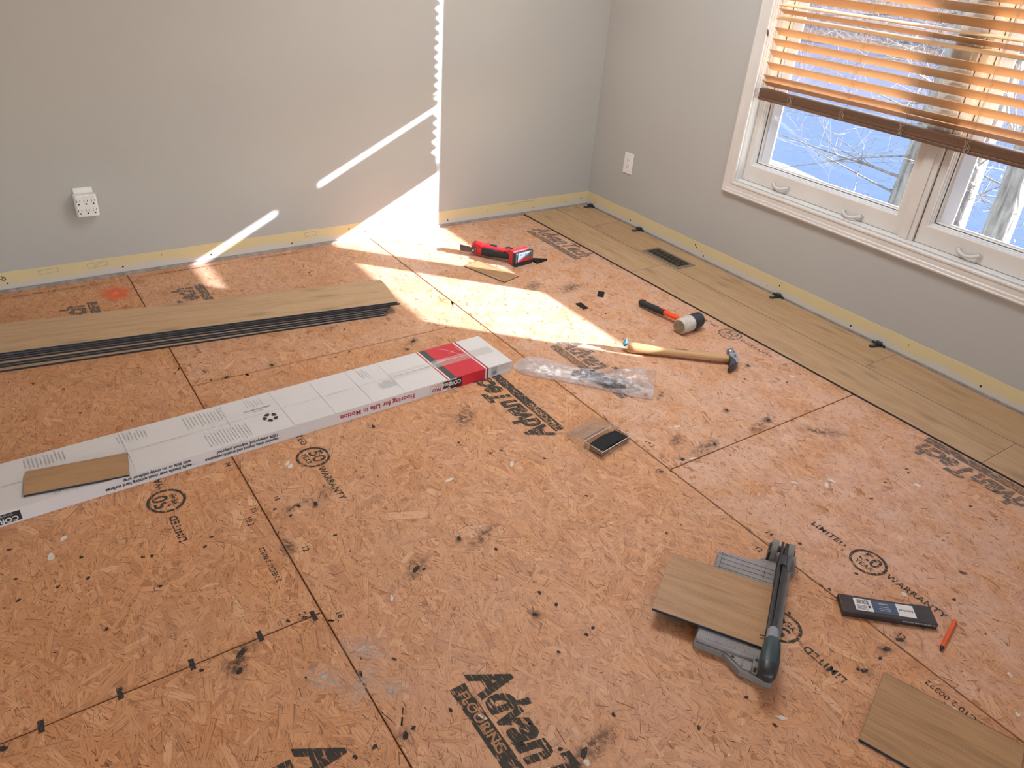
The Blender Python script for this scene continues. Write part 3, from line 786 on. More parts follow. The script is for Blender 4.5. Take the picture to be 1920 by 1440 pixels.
for (x, y, s) in BLOBS:
    if s == 1: blob(mb, x, y, .0062, .0042, random.uniform(0, 3))
    elif s == 4:
        mb.add([(x - .006, y - .017, .0009), (x + .006, y - .016, .0009), (x + .007, y + .016, .0009), (x - .005, y + .017, .0009)], [(0, 1, 2, 3)])
    elif s == 2:
        blob(mb, x, y, .010, .006, random.uniform(0, 3)); blob(mb2, x, y, .034, .022, random.uniform(0, 3), z=.0003, soft=True)
    else:
        blob(mb, x, y, .015, .007, .6); blob(mb2, x, y, .07, .03, .5, z=.0003, soft=True)
for k in range(70): blob(mb, random.uniform(-3.5, -.55), random.uniform(-3.5, -.1), random.uniform(.002, .006), random.uniform(.001, .003), random.uniform(0, 3))
mb.build('grime_spot', 'ink_spot', floor)['kind'] = 'stuff'
for (x, y, rx, ry, a) in ((-2.70, -2.05, .06, .03, 1.4), (-2.62, -1.90, .07, .022, .2), (-2.22, -2.28, .10, .03, .5), (-1.95, -1.73, .10, .06, .8), (-1.36, -2.20, .06, .03, .4), (-.84, -2.42, .12, .04, -.7), (-1.20, -1.95, .05, .02, .6), (-2.94, -2.36, .05, .03, .5), (-2.33, -2.95, .07, .03, .4), (-2.52, -1.88, .05, .03, 1), (-2.10, -.90, .06, .02, .5), (-1.02, -2.28, .12, .03, .2), (-1.30, -2.28, .10, .03, .2), (-3.0, -.06, .30, .018, 0), (-2.45, -.05, .35, .016, 0), (-2.0, -.05, .2, .014, 0), (-.9, -1.0, .10, .05, .3), (-1.05, -.9, .10, .04, .5)):
    blob(mb2, x, y, rx, ry, a, 24, .00025, True)
mb2.build('grime_smudge', 'smudge', floor)['kind'] = 'stuff'
mb = MB()
for (x, y) in [(-2.571, -1.691), (-2.57, -1.713), (-2.541, -2.358), (-2.392, -2.973), (-1.44, -3.413), (-1.938, -3.122), (-1.183, -2.567), (-1.097, -2.629), (-1.061, -2.624), (-3.203, -1.729), (-3.241, -1.788), (-2.523, -2.768), (-1.389, -2.306), (-1.949, -2.035), (-1.298, -2.138), (-.60, -2.097), (-.817, -2.784), (-.915, -1.604), (-1.56, -3.325), (-1.338, -3.345), (-1.324, -3.048), (-2.47, -2.95), (-2.17, -2.01)]:
    blob(mb, x, y, random.uniform(.006, .016), random.uniform(.004, .008), random.uniform(0, 3), z=.0006)
for k in range(150): blob(mb, random.uniform(-3.5, -.55), random.uniform(-3.5, -.1), random.uniform(.0015, .004), random.uniform(.001, .0025), random.uniform(0, 3), 7, .0006)
mb.build('dried_paint_fleck', 'splat', floor)['kind'] = 'stuff'
mb = MB()
for k in range(260):
    a = random.choice(((-2.70, -2.50, .10, .13), (-2.70, -2.50, .06, .07), (-2.72, -2.62, .08, .06), (-2.55, -2.35, .08, .05)))
    blob(mb, random.gauss(a[0], a[2]), random.gauss(a[1], a[3]), random.uniform(.002, .006), random.uniform(.001, .004), random.uniform(0, 3), 7, .00055, True)
for (x, y, rx, ry) in ((-2.67, -2.47, .035, .06), (-2.72, -2.56, .05, .03), (-2.66, -2.60, .03, .04), (-2.78, -2.50, .03, .05)): blob(mb, x, y, rx * 1.4, ry * 1.4, .6, 20, .0003, True)
mb.build('plaster_dust', 'dust', floor)['kind'] = 'stuff'
mb = MB()
for k in range(120): blob(mb, random.gauss(-2.79, .03), random.gauss(-.19, .036), random.uniform(.002, .007), random.uniform(.002, .006), random.uniform(0, 3), 8, .0005, True)
for r_ in (.12, .10, .085, .07): blob(mb, -2.79, -.19, r_ * .62, r_ * .8, 0, 26, .0002 + (.12 - r_) * .002, True)
mb.build('spray_paint_mark', 'spray', floor, 0)['label'] = 'orange spray paint dot'
strokes([[(-.80, -.462), (-.60, -.467), (-.50, -.469)]], .004, lambda a, b: (a, b, .0010), 'chalk_line', floor, 'splat')

# ------------------------------------------------------------------ loose planks
def plank(name, origin, ang, L, W, T, label, oak='oak', group=None, flip=False):
    o = link(name, plank_mesh(name, L, W, T, oak))
    o.location = origin; o.rotation_euler = (0, 0, ang)
    return tag(o, label, 'plank', group)
# stack: pivot is the middle of the right-hand end of the top plank
A0 = math.radians(-8.3)
px, py = -1.7675, -.7693
words = ['bottom plank of the stack, poking out at the left near the floor', 'second plank from the bottom of the stack by the back wall',
         'third plank from the bottom of the stack by the back wall', 'middle plank in the stack of loose flooring planks',
         'third plank from the top of the stack by the back wall', 'second plank from the top of the stack by the back wall',
         'top oak-look plank of the stack, its whole face showing']
T = .0084
offs = [(1.30, .004, -.055, 0), (.62, .002, -.045, 0), (.60, .001, -.050, 0), (.05, .001, -.038, 0), (.04, -.001, -.034, 0), (.02, .0, .010, 0), (0, 0, 0, 0)]
for i, lab in enumerate(words):
    da, dn, du, dd = offs[i]
    a = A0 + math.radians(da)
    e = Vector((math.cos(a), math.sin(a))); n = Vector((-e.y, e.x))
    P = Vector((px, py)) + e * du + n * (-dn)
    L = 1.848
    plank('vinyl_plank', (P.x - e.x * L, P.y - e.y * L, .0004 + i * T), a, L, .2455, T - .0003, lab, 'oak', 'stack of loose planks by the back wall')
plank('vinyl_plank', (-1.7285, -3.214, .0005), math.atan2(-.284, .1), .305, .228, .0078, 'cut plank lying alone on the bare board at the lower right corner', 'oak2')
P0 = Vector((-3.26, -1.5045)); a = math.atan2(-.039, .263)
o = plank('plank_offcut', (P0.x, P0.y, .0478), a, .266, .1135, .006, 'short tan plank offcut lying on the white flooring carton', 'oak2')
a = math.atan2(-.255, .079)
o = plank('plank_offcut', (-1.190, -.540, .0005), a, .266, .112, .0045, 'thin tan offcut on the floor just in front of the red tool', 'oak2')

# ------------------------------------------------------------------ flooring carton (local x: 0 = right end, negative to the left; y: 0 = near side)
CA = math.radians(2.25)
box = root('flooring_carton', (-1.6137, -1.5345, .0006), CA, 'long white and red flooring carton lying across the bare floor', 'carton')
CL, CWd, CH = 1.86, .2365, .045
cuts = [-CL, -.296, -.290, -.284, -.257, -.126, -.120, -.112, 0]
cm = [0, 1, 4, 3, 1, 4, 2, 0]
mb = MB()
nx = len(cuts)
def bow(x, y):
    t = -x / CL
    return .0012 * noise.noise(Vector((x * 5, y * 9, 0)))
NSEG = 24
for k in range(nx - 1):
    xa, xb = cuts[k], cuts[k + 1]
    n = NSEG if k == 0 else 2
    for j in range(n):
        a, b = xa + (xb - xa) * j / n, xa + (xb - xa) * (j + 1) / n
        ys = [0, CWd * .26, CWd * .497, CWd * .503, CWd * .75, CWd]
        for q in range(5):
            y0_, y1_ = ys[q], ys[q + 1]
            def zt(x, y): return CH + (bow(x, y) if 0 < y < CWd else 0) - (.0009 if abs(y - CWd * .5) < .002 else 0)
            mb.add([(a, y0_, zt(a, y0_)), (b, y0_, zt(b, y0_)), (b, y1_, zt(b, y1_)), (a, y1_, zt(a, y1_))], [(0, 1, 2, 3)], cm[k], True)
        mside = 0 if k in (1, 2) else cm[k]
        if k == 3: mside = 0
        mb.add([(a, 0, 0), (b, 0, 0), (b, 0, CH), (a, 0, CH)], [(0, 1, 2, 3)], mside)
        mb.add([(a, CWd, 0), (b, CWd, 0), (b, CWd, CH), (a, CWd, CH)], [(3, 2, 1, 0)], cm[k])
        mb.add([(a, 0, 0), (b, 0, 0), (b, CWd, 0), (a, CWd, 0)], [(3, 2, 1, 0)], 0)
mb.add([(0, 0, 0), (0, CWd, 0), (0, CWd, CH), (0, 0, CH)], [(0, 1, 2, 3)], 0)
mb.add([(-CL, 0, 0), (-CL, CWd, 0), (-CL, CWd, CH), (-CL, 0, CH)], [(3, 2, 1, 0)], 0)
mb.build('carton_body', ['carton', 'c_red', 'c_dred', 'c_dark', 'c_white'], box)
def side(x, z): return frame_of((x, -.0006, z), (-1, 0, 0), (0, 0, -1))     # lettering is upside down on the near side
def sidetext(name, body, x, z, size, m, bold=0, align='LEFT', xs=1.0, sp=1.0):
    mb = MB(); add_text(mb, body, size, side(x, z), bold, align, 0, 0, xs, sp); return mb.build(name, m, box)
def siderect(name, x0, x1, z0, z1, m, d=-.0003):
    return MB().add([(x0, d, z0), (x1, d, z0), (x1, d, z1), (x0, d, z1)], [(0, 1, 2, 3)]).build(name, m, box)
siderect('logo_panel', -.3155, -.2335, .0115, .0405, 'p_black')
siderect('logo_panel', -.284, -.2335, .0035, .0115, 'p_black')
sidetext('lettering', 'COREtec', -.2375, .0265, .0245, 'p_white', .0006, xs=.86)
siderect('logo_tab', -.296, -.290, .003, .0095, 'p_red', -.0004)
mb = MB()
for (x0, x1, z0, z1) in ((-.3705, -.3695, .004, .0385), (-.3185, -.3175, .004, .0385), (-.3705, -.3175, .004, .005), (-.3705, -.3175, .0375, .0385)):
    mb.add([(x0, -.0003, z0), (x1, -.0003, z0), (x1, -.0003, z1), (x0, -.0003, z1)], [(0, 1, 2, 3)])
mb.build('printed_border', 'p_grey', box)
sidetext('lettering', 'PRO', -.3235, .0175, .0205, 'p_red', .0007, sp=1.0)
sidetext('lettering', 'SERIES', -.3235, .0320, .0072, 'p_red', .0001, sp=1.5)
sidetext('lettering', 'Flooring for Life in Motion', -.436, .0225, .0262, 'p_red', .0008, xs=.965, sp=1.06)
sidetext('lettering', '· superior dent, impact and scratch resistance', -.938, .0150, .0148, 'p_black', .0005, xs=.88, sp=1.0)
sidetext('lettering', '· 100% waterproof, kidproof, petproof', -.938, .0300, .0148, 'p_black', .0005, xs=.88, sp=1.0)
sidetext('lettering', '· easily installs over most existing hard surfaces', -1.212, .0150, .0148, 'p_black', .0005, xs=.88, sp=1.0)
sidetext('lettering', '  with little or no costly subfloor prep', -1.212, .0300, .0148, 'p_black', .0005, xs=.88, sp=1.0)
siderect('logo_panel', -1.782, -1.672, .006, .038, 'p_black')
sidetext('lettering', 'COREtec', -1.679, .0165, .0215, 'p_white', .0005)
sidetext('lettering', 'the original', -1.690, .0310, .0095, 'p_lgrey', .0001)
siderect('label', -.100, -.0685, .005, .041, 'p_lgrey')
mb = MB(); Fs = side(-.084, .016)
ring(mb, Fs, .004, .0075, 20); mb.build('label_mark', 'p_blue', box)
mb = MB()
for k in range(6):
    z_ = .0175 + k * .0042
    mb.add([(-.064, -.0004, z_), (-.008, -.0004, z_), (-.008, -.0004, z_ + .0017), (-.064, -.0004, z_ + .0017)], [(0, 1, 2, 3)])
mb.build('small_print', 'p_lgrey', box)
# top: recycling mark, small print, scuff hatching, creases, tape
def ctop(x, y, ang=0.0): return Matrix.Translation((x, y, CH + .0016)) @ Matrix.Rotation(PI + ang, 4, 'Z')
mb = MB(); F = ctop(-.936, .084)
for k in range(5):
    a = k * 2 * PI / 5
    p = lambda r, t: (r * math.cos(t), r * math.sin(t), 0)
    mb.add([p(.013, a - .42), p(.0235, a - .50), p(.0255, a), p(.0235, a + .38), p(.013, a + .30)], [(0, 1, 2, 3, 4)], 0, False, F)
mb.build('recycling_mark', 'p_black', box)
mb = MB(); add_text(mb, 'CORRUGATED RECYCLES', .008, ctop(-.955, .152), .0001); add_text(mb, 'please recycle', .006, ctop(-.955, .139), .0001)
mb.build('small_print', 'p_black', box)
mb = MB()
def hatch(x0, x1, y0, y1, n, w, sk=0.0):
    for k in range(n):
        x = x0 + (x1 - x0) * k / (n - 1) + random.uniform(-.001, .001)
        ya, yb = y0 + random.uniform(0, .012), y1 - random.uniform(0, .02)
        mb.add([(x, ya, CH + .0016), (x + w, ya, CH + .0016), (x + w + sk, yb, CH + .0016), (x + sk, yb, CH + .0016)], [(0, 1, 2, 3)])
hatch(-1.63, -1.53, .165, .230, 11, .0028); hatch(-1.585, -1.515, .005, .045, 10, .003); hatch(-1.38, -1.30, .165, .225, 9, .0018)
hatch(-1.18, -1.06, .14, .225, 12, .0016); hatch(-1.15, -1.02, .01, .10, 14, .0015); hatch(-.98, -.93, .165, .225, 6, .0014)
hatch(-.53, -.47, .05, .115, 11, .0016); hatch(-.56, -.53, .15, .225, 4, .0014); hatch(-.33, -.27, .10, .135, 9, .0016)
mb.build('scuff_line', 'p_lgrey', box)['kind'] = 'stuff'
mb = MB()
for x in (-1.37, -1.06, -.885, -.74, -.60, -.47):
    sk = random.uniform(-.004, .004)
    MB().add([(x, .001, CH + .0014), (x + .0025, .001, CH + .0014), (x + .0025 + sk, CWd - .001, CH + .0014), (x + sk, CWd - .001, CH + .0014)], [(0, 1, 2, 3)]).build('crease', 'c_white', box)
mb = MB().add([(-1.75, CWd * .496, CH + .0011), (-.12, CWd * .497, CH + .0011), (-.12, CWd * .501, CH + .0011), (-1.75, CWd * .502, CH + .0011)], [(0, 1, 2, 3)])
mb.build('flap_seam', 'p_lgrey', box)
mb = MB(); rows = []
for i in range(41):
    x = -.47 + .45 * i / 40
    rows.append([(x, CWd * .5 + (j - 4) * .0062, CH + .0021 + .0010 * noise.noise(Vector((x * 60, j * .8, 0)))) for j in range(9)])
mb.loft(rows, 0, True, False, False); mb.build('packing_tape', 'tape', box)
mb = MB()
for (x, y, n) in ((-.285, .118, 9), (-.262, .128, 12), (-.305, .108, 8)):
    for k in range(n):
        xx = x + k * .0034
        mb.add([(xx, y + random.uniform(-.008, 0), CH + .0032), (xx + .0013, y - .004, CH + .0032), (xx + .0016, y + random.uniform(.006, .016), CH + .0032)], [(0, 1, 2)])
mb.build('tape_wrinkle', 'c_white', box)
strokes([[(-.215, .222), (-.185, .20), (-.16, .155), (-.145, .13)], [(-.13, .22), (-.14, .18), (-.128, .15)], [(-.19, .165), (-.155, .175)]], .0013, lambda a, b: (a, b, CH + .0018), 'tape_wrinkle', box, 'c_white')
strokes([[(-.44, .117), (-.36, .119), (-.29, .121), (-.20, .123), (-.14, .121)]], .0022, lambda a, b: (a, b, CH + .0033), 'tape_wrinkle', box, 'c_white')

# ------------------------------------------------------------------ claw hammer
def axis_mat(p0, p1, z):
    d = Vector((p1[0] - p0[0], p1[1] - p0[1], 0)); a = math.atan2(d.y, d.x)
    return a, d.length
a, Lh = axis_mat((-1.086, -1.622), (-.757, -1.903), 0)
ham = root('claw_hammer', (-1.086, -1.622, 0), a, 'claw hammer with long pale wooden handle lying beside the plastic bag', 'hammer')
mb = MB(); rings = []
for (x, w, h, zc) in ((0, .019, .016, .0225), (.004, .0230, .0195, .0225), (.03, .0240, .0205, .0225), (.08, .0215, .0185, .0225), (.13, .0180, .0155, .0225), (.19, .0180, .0155, .0225), (.26, .0185, .016, .0225), (.33, .0180, .0155, .0225), (.39, .0155, .0135, .0225), (.425, .014, .0125, .0225)):
    rings.append([(x, w * math.copysign(abs(math.cos(2 * PI * k / 16)) ** .8, math.cos(2 * PI * k / 16)), zc + h * math.copysign(abs(math.sin(2 * PI * k / 16)) ** .8, math.sin(2 * PI * k / 16))) for k in range(16)])
mb.loft(rings, 0, True, True); mb.build('handle', 'hickory', ham)
Hx = .437
head = root('head'); head.parent = ham; head.location = (Hx, 0, 0)
# the head lies along local y: striking face towards +y, claw curling to -y
mb = MB(); rings = []
for (y, rr_, zc) in ((.073, .0135, .022), (.070, .0165, .022), (.052, .0165, .022), (.048, .0125, .022), (.034, .0125, .022), (.030, .0165, .022)):
    rings.append([(rr_ * math.cos(2 * PI * k / 16), y, zc + rr_ * math.sin(2 * PI * k / 16)) for k in range(16)])
mb.loft(rings, 0, True, True); hd = mb.build('striking_face', 't_steel', ham, loc=(Hx, 0, 0))
bpy.data.objects.remove(head)
mb = MB(); rings = []
for (y, xc, w, h) in ((.034, 0, .015, .016), (.015, .001, .018, .018), (-.010, .002, .018, .0185), (-.028, .001, .017, .018), (-.048, -.004, .013, .0185), (-.068, -.013, .0085, .018), (-.086, -.026, .0035, .016)):
    rings.append([(xc - w, y, .022 - h), (xc + w, y, .022 - h), (xc + w * 1.05, y, .022), (xc + w, y, .022 + h), (xc - w, y, .022 + h), (xc - w * 1.05, y, .022)])
mb.loft(rings, 0, False, True); mb.build('claw', 't_darksteel', ham, .002, 2, (Hx, 0, 0))
mb = MB().prism([(-.010, .026), (.012, .026), (.0185, .008), (.0185, -.026), (.012, -.052), (.004, -.060), (.004, -.036), (-.006, -.014), (-.0155, -.006), (-.0155, .012)], 0, .0009)
mb.build('cheek_plate', 't_silver', ham, 0, 2, (Hx, 0, .0402))
mb = MB(); add_text(mb, 'TASK', .012, Matrix.Translation((Hx + .006, -.004, .0416)) @ Matrix.Rotation(-PI / 2, 4, 'Z'), .0003)
mb.build('lettering', 'p_black', ham)
mb = MB(); add_text(mb, 'Danville', .018, Matrix.Translation((.225, .002, .0386)) @ Matrix.Rotation(PI, 4, 'Z'), .0002, shear=.3)
mb.build('lettering', 'p_black', ham)
mb = MB(); rings = []
for (t, r_) in ((0, .012), (.007, .017), (.014, .013), (.022, .009), (.034, .004)):
    rings.append([(-.012 + .010 * t * 10 + r_ * .6 * math.cos(2 * PI * k / 7 + t * 40), .010 + r_ * math.sin(2 * PI * k / 7 + t * 40), .024 + t) for k in range(7)])
mb.loft(rings, 0, False, True); tp = mb.build('tape_wad', 'bluetape', ham); tp['label'] = 'blue tape wad stuck on the handle end'

# ------------------------------------------------------------------ rubber mallet
a, Lm = axis_mat((-.722, -1.303), (-.692, -1.600), 0)
mal = root('rubber_mallet', (-.722, -1.303, 0), a, 'rubber mallet with white and black head and orange-black handle', 'mallet')
def hz(x): return .020 + .014 * x / .30
mb = MB(); pts = [(0, 0, .019), (.004, 0, .02), (.02, 0, .021), (.035, 0, .0215), (.07, 0, .023), (.11, 0, .025), (.135, 0, .026), (.150, 0, .027)]
mb.tube(pts, [.013, .017, .0185, .0150, .0160, .0165, .0150, .0158], 14, 0, True, True, None, (1, .92)); mb.build('grip', 't_black', mal)
mb = MB().tube([(.148, 0, .027), (.20, 0, .029), (.27, 0, .033)], [.0135, .0135, .0130], 14, 0, True, True, None, (1, .9)); mb.build('shaft', 'm_orange', mal)
mb = MB().tube([(.118, -.002, .0405), (.132, -.002, .0415), (.146, -.002, .0420)], [.004, .006, .004], 8, 0, True, True, None, (1.2, .35)); mb.build('grip_inset', 'm_orange', mal)
mb = MB().tube([(.008, 0, .0385), (.018, 0, .0395), (.024, 0, .0400)], [.003, .005, .003], 8, 0, True, True, None, (1.2, .3)); mb.build('grip_inset', 'm_orange', mal)
HR = .0365
def mhead(segs, name, m):
    mb = MB(); rings = []
    for (y, r_) in segs: rings.append([(.293 + r_ * math.cos(2 * PI * k / 24), y, HR + r_ * math.sin(2 * PI * k / 24)) for k in range(24)])
    return mb.loft(rings, 0, True, True).build(name, m, mal)
mhead([(-.074, .031), (-.072, .0335), (-.066, .0350), (-.004, HR), (0, HR)], 'white_cap', 'm_white')
mhead([(0, HR), (.004, HR), (.060, .0350), (.066, .0335), (.068, .031)], 'black_cap', 'm_black')
mhead([(-.0752, .027), (-.0745, .0305), (-.0735, .031)], 'worn_face', 'm_face')

# ------------------------------------------------------------------ red oscillating multi-tool (local x runs from blade to battery)
a = math.atan2(-.295, .175)
tool = root('oscillating_multitool', (-1.140, -.380, 0), math.atan2(-.270, .190), 'red and black cordless oscillating multi-tool with a grey battery', 'power tool')
def sq(x, yc, zc, w, h, n=20, e=.6):
    return [(x, yc + w * math.copysign(abs(math.cos(2 * PI * k / n)) ** e, math.cos(2 * PI * k / n)), zc + h * math.copysign(abs(math.sin(2 * PI * k / n)) ** e, math.sin(2 * PI * k / n))) for k in range(n)]
mb = MB().loft([sq(.050, 0, .040, .020, .024), sq(.056, 0, .040, .026, .031), (sq(.085, 0, .041, .028, .033)), sq(.110, 0, .041, .027, .031)], 0, True, True); mb.build('gear_head', 't_red', tool)
mb = MB().loft([sq(.106, 0, .047, .025, .022), sq(.15, 0, .046, .023, .024), sq(.20, 0, .045, .020, .021), sq(.25, 0, .044, .021, .019), sq(.285, 0, .046, .026, .022)], 0, True, True); mb.build('housing', 't_red', tool)
mb = MB().loft([sq(.112, -.004, .037, .025, .026), sq(.15, -.005, .036, .0235, .0265), sq(.20, -.005, .036, .0205, .0225), sq(.25, -.004, .037, .0205, .019), sq(.272, -.003, .038, .020, .018)], 0, True, True); mb.build('rubber_grip', 't_black', tool)
# blade and clamp screw on the front
mb = MB().prism([(-.010, -.016), (.035, -.016), (.060, -.012), (.060, .012), (.035, .016), (-.010, .016)], -.001, .001, 0, Matrix.Translation((0, -.030, .034)) @ Matrix.Rotation(math.radians(88), 4, 'X')); mb.build('blade', 't_darksteel', tool)
mb = MB().tube([(.068, -.027, .036), (.068, -.036, .036)], [.0165, .0155], 20); ck = mb.build('blade_clamp', 't_darksteel', tool)
mb = MB().tube([(.068, -.0358, .036), (.068, -.0385, .036)], .006, 6); mb.build('clamp_bolt', 't_steel', ck)
# side vents, switch
mb = MB()
for k in range(2): mb.box((.235 + k * .011, -.0225, .052), (.242 + k * .011, -.0185, .058))
mb.build('air_vent', 'slot', tool)
MB().box((.150, -.008, .066), (.190, .008, .074)).build('power_switch', 't_black', tool, .003)
mb = MB().tube([(.225, .012, .064), (.245, .018, .070), (.268, .018, .066)], [.004, .005, .004], 8); mb.build('lever', 't_black', tool)
# foot, battery (square to the view, turned against the body)
bt = Matrix.Translation((.318, .006, 0)) @ Matrix.Rotation(math.radians(62), 4, 'Z')
mb = MB().box((-.058, -.002, .004), (.055, .030, .078), 0, bt); mb.build('battery_dock', 't_red', tool, .006, 3)
mb = MB().box((-.062, -.030, .001), (.060, -.004, .074), 0, bt); bat = mb.build('battery', 't_black', tool, .006, 3)
mb = MB().prism([(-.050, .026), (.054, .026), (.054, .070), (.046, .074), (-.044, .074), (-.050, .068)], 0, .004, 0, bt @ Matrix.Translation((0, -.0295, 0)) @ Matrix.Rotation(PI / 2, 4, 'X')); mb.build('battery_face', 'bat_face', bat, .0015)
mb = MB().prism([(-.040, .028), (.040, .028), (.040, .044), (-.040, .040)], 0, .0012, 0, bt @ Matrix.Translation((0, -.0336, 0)) @ Matrix.Rotation(PI / 2, 4, 'X')); mb.build('battery_label', 't_red', bat)
mb = MB()
for xk in (-.030, .002, .034): MB().box((xk - .003, -.0340, .061), (xk + .003, -.0330, .069), 0, bt).build('battery_slot', 'slot', bat)
# loose sanding pad beside it
pad = MB()
pad.prism([(0, 0), (.010, -.062), (.018, -.066), (.088, -.052), (.091, -.046), (.010, .004)], .0005, .010)
pad_o = pad.build('sanding_pad', 'blackplastic', None, .001); pad_o.location = (-.885, -.612, 0)
tag(pad_o, 'small black triangular sanding pad just right of the battery', 'sanding pad')
mb = MB()
for (x, y) in ((.022, -.022), (.036, -.034), (.052, -.040), (.022, -.046), (.040, -.050)):
    mb.add([(x + .004 * math.cos(2 * PI * k / 8), y + .004 * math.sin(2 * PI * k / 8), .0104) for k in range(8)], [tuple(range(8))])
mb.build('pad_hole', 'vent_dark', pad_o)

# two flat black shims on the floor
for (c, ang, lab) in (((-.811, -1.122), math.atan2(-.048, -.049), 'flat black plastic shim on the floor, the farther of two'), ((-.980, -1.187), math.atan2(-.06, -.004), 'flat black plastic shim on the floor, the nearer of two')):
    o = MB().box((-.032, -.0155, 0), (.032, .0155, .003)).build('plastic_shim', 'blackplastic', None, .0008)
    o.location = (c[0], c[1], .0008); o.rotation_euler = (0, 0, ang)
    tag(o, lab, 'shim', 'flat shims on the floor')

# ------------------------------------------------------------------ wall spacers along the new planks
for (y, lab) in ((-.062, 'dark plastic wall spacer tucked into the room corner'), (-.520, 'dark plastic wall spacer on the planks just before the floor vent'), (-1.545, 'dark plastic wall spacer third from the corner, below the window edge'), (-2.108, 'dark plastic wall spacer nearest the camera along the window wall')):
    r = root('wall_spacer', (-.004, y, .0078), 0, lab, 'spacer', 'wall spacers along the plank edge')
    MB().prism([(0, -.014), (0, .012), (-.010, .015), (-.022, .010), (-.024, -.008), (-.012, -.014)], 0, .020).build('spacer_block', 'spacer', r, .003)
    mb = MB().prism([(-.020, -.008), (-.018, .006), (-.055, .018), (-.062, .006), (-.050, -.003)], 0, .007); mb.build('spacer_tab', 'spacer', r, .002)
    MB().box((-.0085, -.030, .0), (.0, .034, .010)).build('spacer_foot', 'spacer', r, .0015)

# ------------------------------------------------------------------ floor register
vr = root('floor_register', (-.168, -.921, .0079), 0, 'bronze slotted floor vent set into the new planks', 'floor vent')
mb = MB()
hx_, hy_ = .067, .144
for (a, b, zz) in ((0, 0, 0),):
    o_ = [(-hx_, -hy_), (hx_, -hy_), (hx_, hy_), (-hx_, hy_)]; t_ = [(-hx_ + .004, -hy_ + .004), (hx_ - .004, -hy_ + .004), (hx_ - .004, hy_ - .004), (-hx_ + .004, hy_ - .004)]; i_ = [(-hx_ + .021, -hy_ + .020), (hx_ - .021, -hy_ + .020), (hx_ - .021, hy_ - .020), (-hx_ + .021, hy_ - .020)]
    loops = [[(p[0], p[1], 0) for p in o_], [(p[0], p[1], .0040) for p in t_], [(p[0], p[1], .0044) for p in i_], [(p[0], p[1], .0002) for p in i_]]
    mb.loft(loops, 0, False, False)
mb.build('register_frame', 'vent', vr)
MB().box((-hx_ + .02, -hy_ + .019, .0001), (hx_ - .02, hy_ - .019, .0006)).build('register_backing', 'vent_dark', vr)
me = MB().box((-hx_ + .021, -.0012, .0), (hx_ - .021, .0012, .0030)).build('louver', 'vent', vr)
me.location = (0, -hy_ + .030, .0004)
for k in range(1, 16):
    c = me.copy(); COL.objects.link(c); c.parent = vr; c.location = (0, -hy_ + .030 + k * .0151, .0004)

# ------------------------------------------------------------------ plastic bag of spacers
bagA, bagB = Vector((-1.568, -1.520)), Vector((-1.212, -1.895))
d = bagB - bagA; BLn = d.length; bang = math.atan2(d.y, d.x)
bag = root('plastic_bag', (bagA.x, bagA.y, 0), bang, 'crumpled clear plastic bag holding dark spacers', 'plastic bag')
# (t, y near, y far, height)
secs = [(-.02, -.024, .020, .006), (.0, -.042, .046, .020), (.03, -.058, .068, .031), (.08, -.064, .074, .034), (.15, -.062, .056, .031), (.24, -.062, .044, .030), (.33, -.067, .046, .033), (.40, -.076, .058, .050), (.46, -.080, .066, .066), (.50, -.080, .066, .074), (.535, -.074, .052, .074)]
NB = 44; rings = []
def lerp_sec(t):
    for s0, s1 in zip(secs[:-1], secs[1:]):
        if t <= s1[0]:
            u = (t - s0[0]) / (s1[0] - s0[0]); u = u * u * (3 - 2 * u)
            return [s0[i] + (s1[i] - s0[i]) * u for i in range(1, 4)]
    return secs[-1][1:]
nt_ = 70
for i in range(nt_ + 1):
    t = -.02 + .555 * i / nt_
    yn, yf, h = lerp_sec(t); cy, ww = (yn + yf) / 2, (yf - yn) / 2; ring_ = []
    for k in range(NB):
        a = 2 * PI * k / NB
        y = cy + ww * math.cos(a)
        s = math.sin(a)
        if s >= 0:
            z_ = .004 + h * s ** .75
            w = noise.noise(Vector((t * 26 + y * 14, y * 34 - t * 9, 1.7))) * .5 + noise.noise(Vector((t * 60 - y * 60, y * 70 + t * 44, 5.1))) * .28
            r1_ = abs(noise.noise(Vector((t * 18 - y * 38, t * 9 + y * 12, 9.3))))
            z_ += h * (.55 * w - .55 * max(0, .25 - r1_)) * s
        else:
            z_ = .0025 + .0012 * noise.noise(Vector((t * 30, y * 30, 0)))
        xo = .010 * noise.noise(Vector((y * 22, z_ * 40, 2))) if i > nt_ - 3 else 0
        ring_.append((t + xo - (.05 * (1 - abs(math.cos(a))) * max(0, s) * max(0, (i / nt_ - .9) * 10)), y, max(.001, z_)))
    rings.append(ring_)
mb = MB().loft(rings, 0, True, False); mb.build('bag_film', 'bag', bag)
mb = MB().tube([rings[-1][k] for k in range(NB)] + [rings[-1][0]], .0011, 6); mb.build('bag_mouth_edge', 'bag', bag)
mb = MB().tube([rings[int(nt_ * .80)][k] for k in range(3, NB // 2 - 1)], .0008, 5)
mb.tube([(rings[nt_ - 4 - k][6 + k % 40][0], rings[nt_ - 4 - k][min(NB // 2, 4 + k)][1], rings[nt_ - 4 - k][min(NB // 2, 4 + k)][2] + .0008) for k in range(0, 16)], .0008, 5)
mb.build('bag_fold', 'bag', bag)
ca, sa = math.cos(bang), math.sin(bang)
spots = []
rs_ = random.Random(4)
for k in range(13):
    spots.append((.245 + .0125 * k + rs_.uniform(-.004, .004), .012 - .0035 * k + rs_.uniform(-.012, .012), .006 + .007 * (k % 3), rs_.uniform(-.5, .5)))
base_me = None
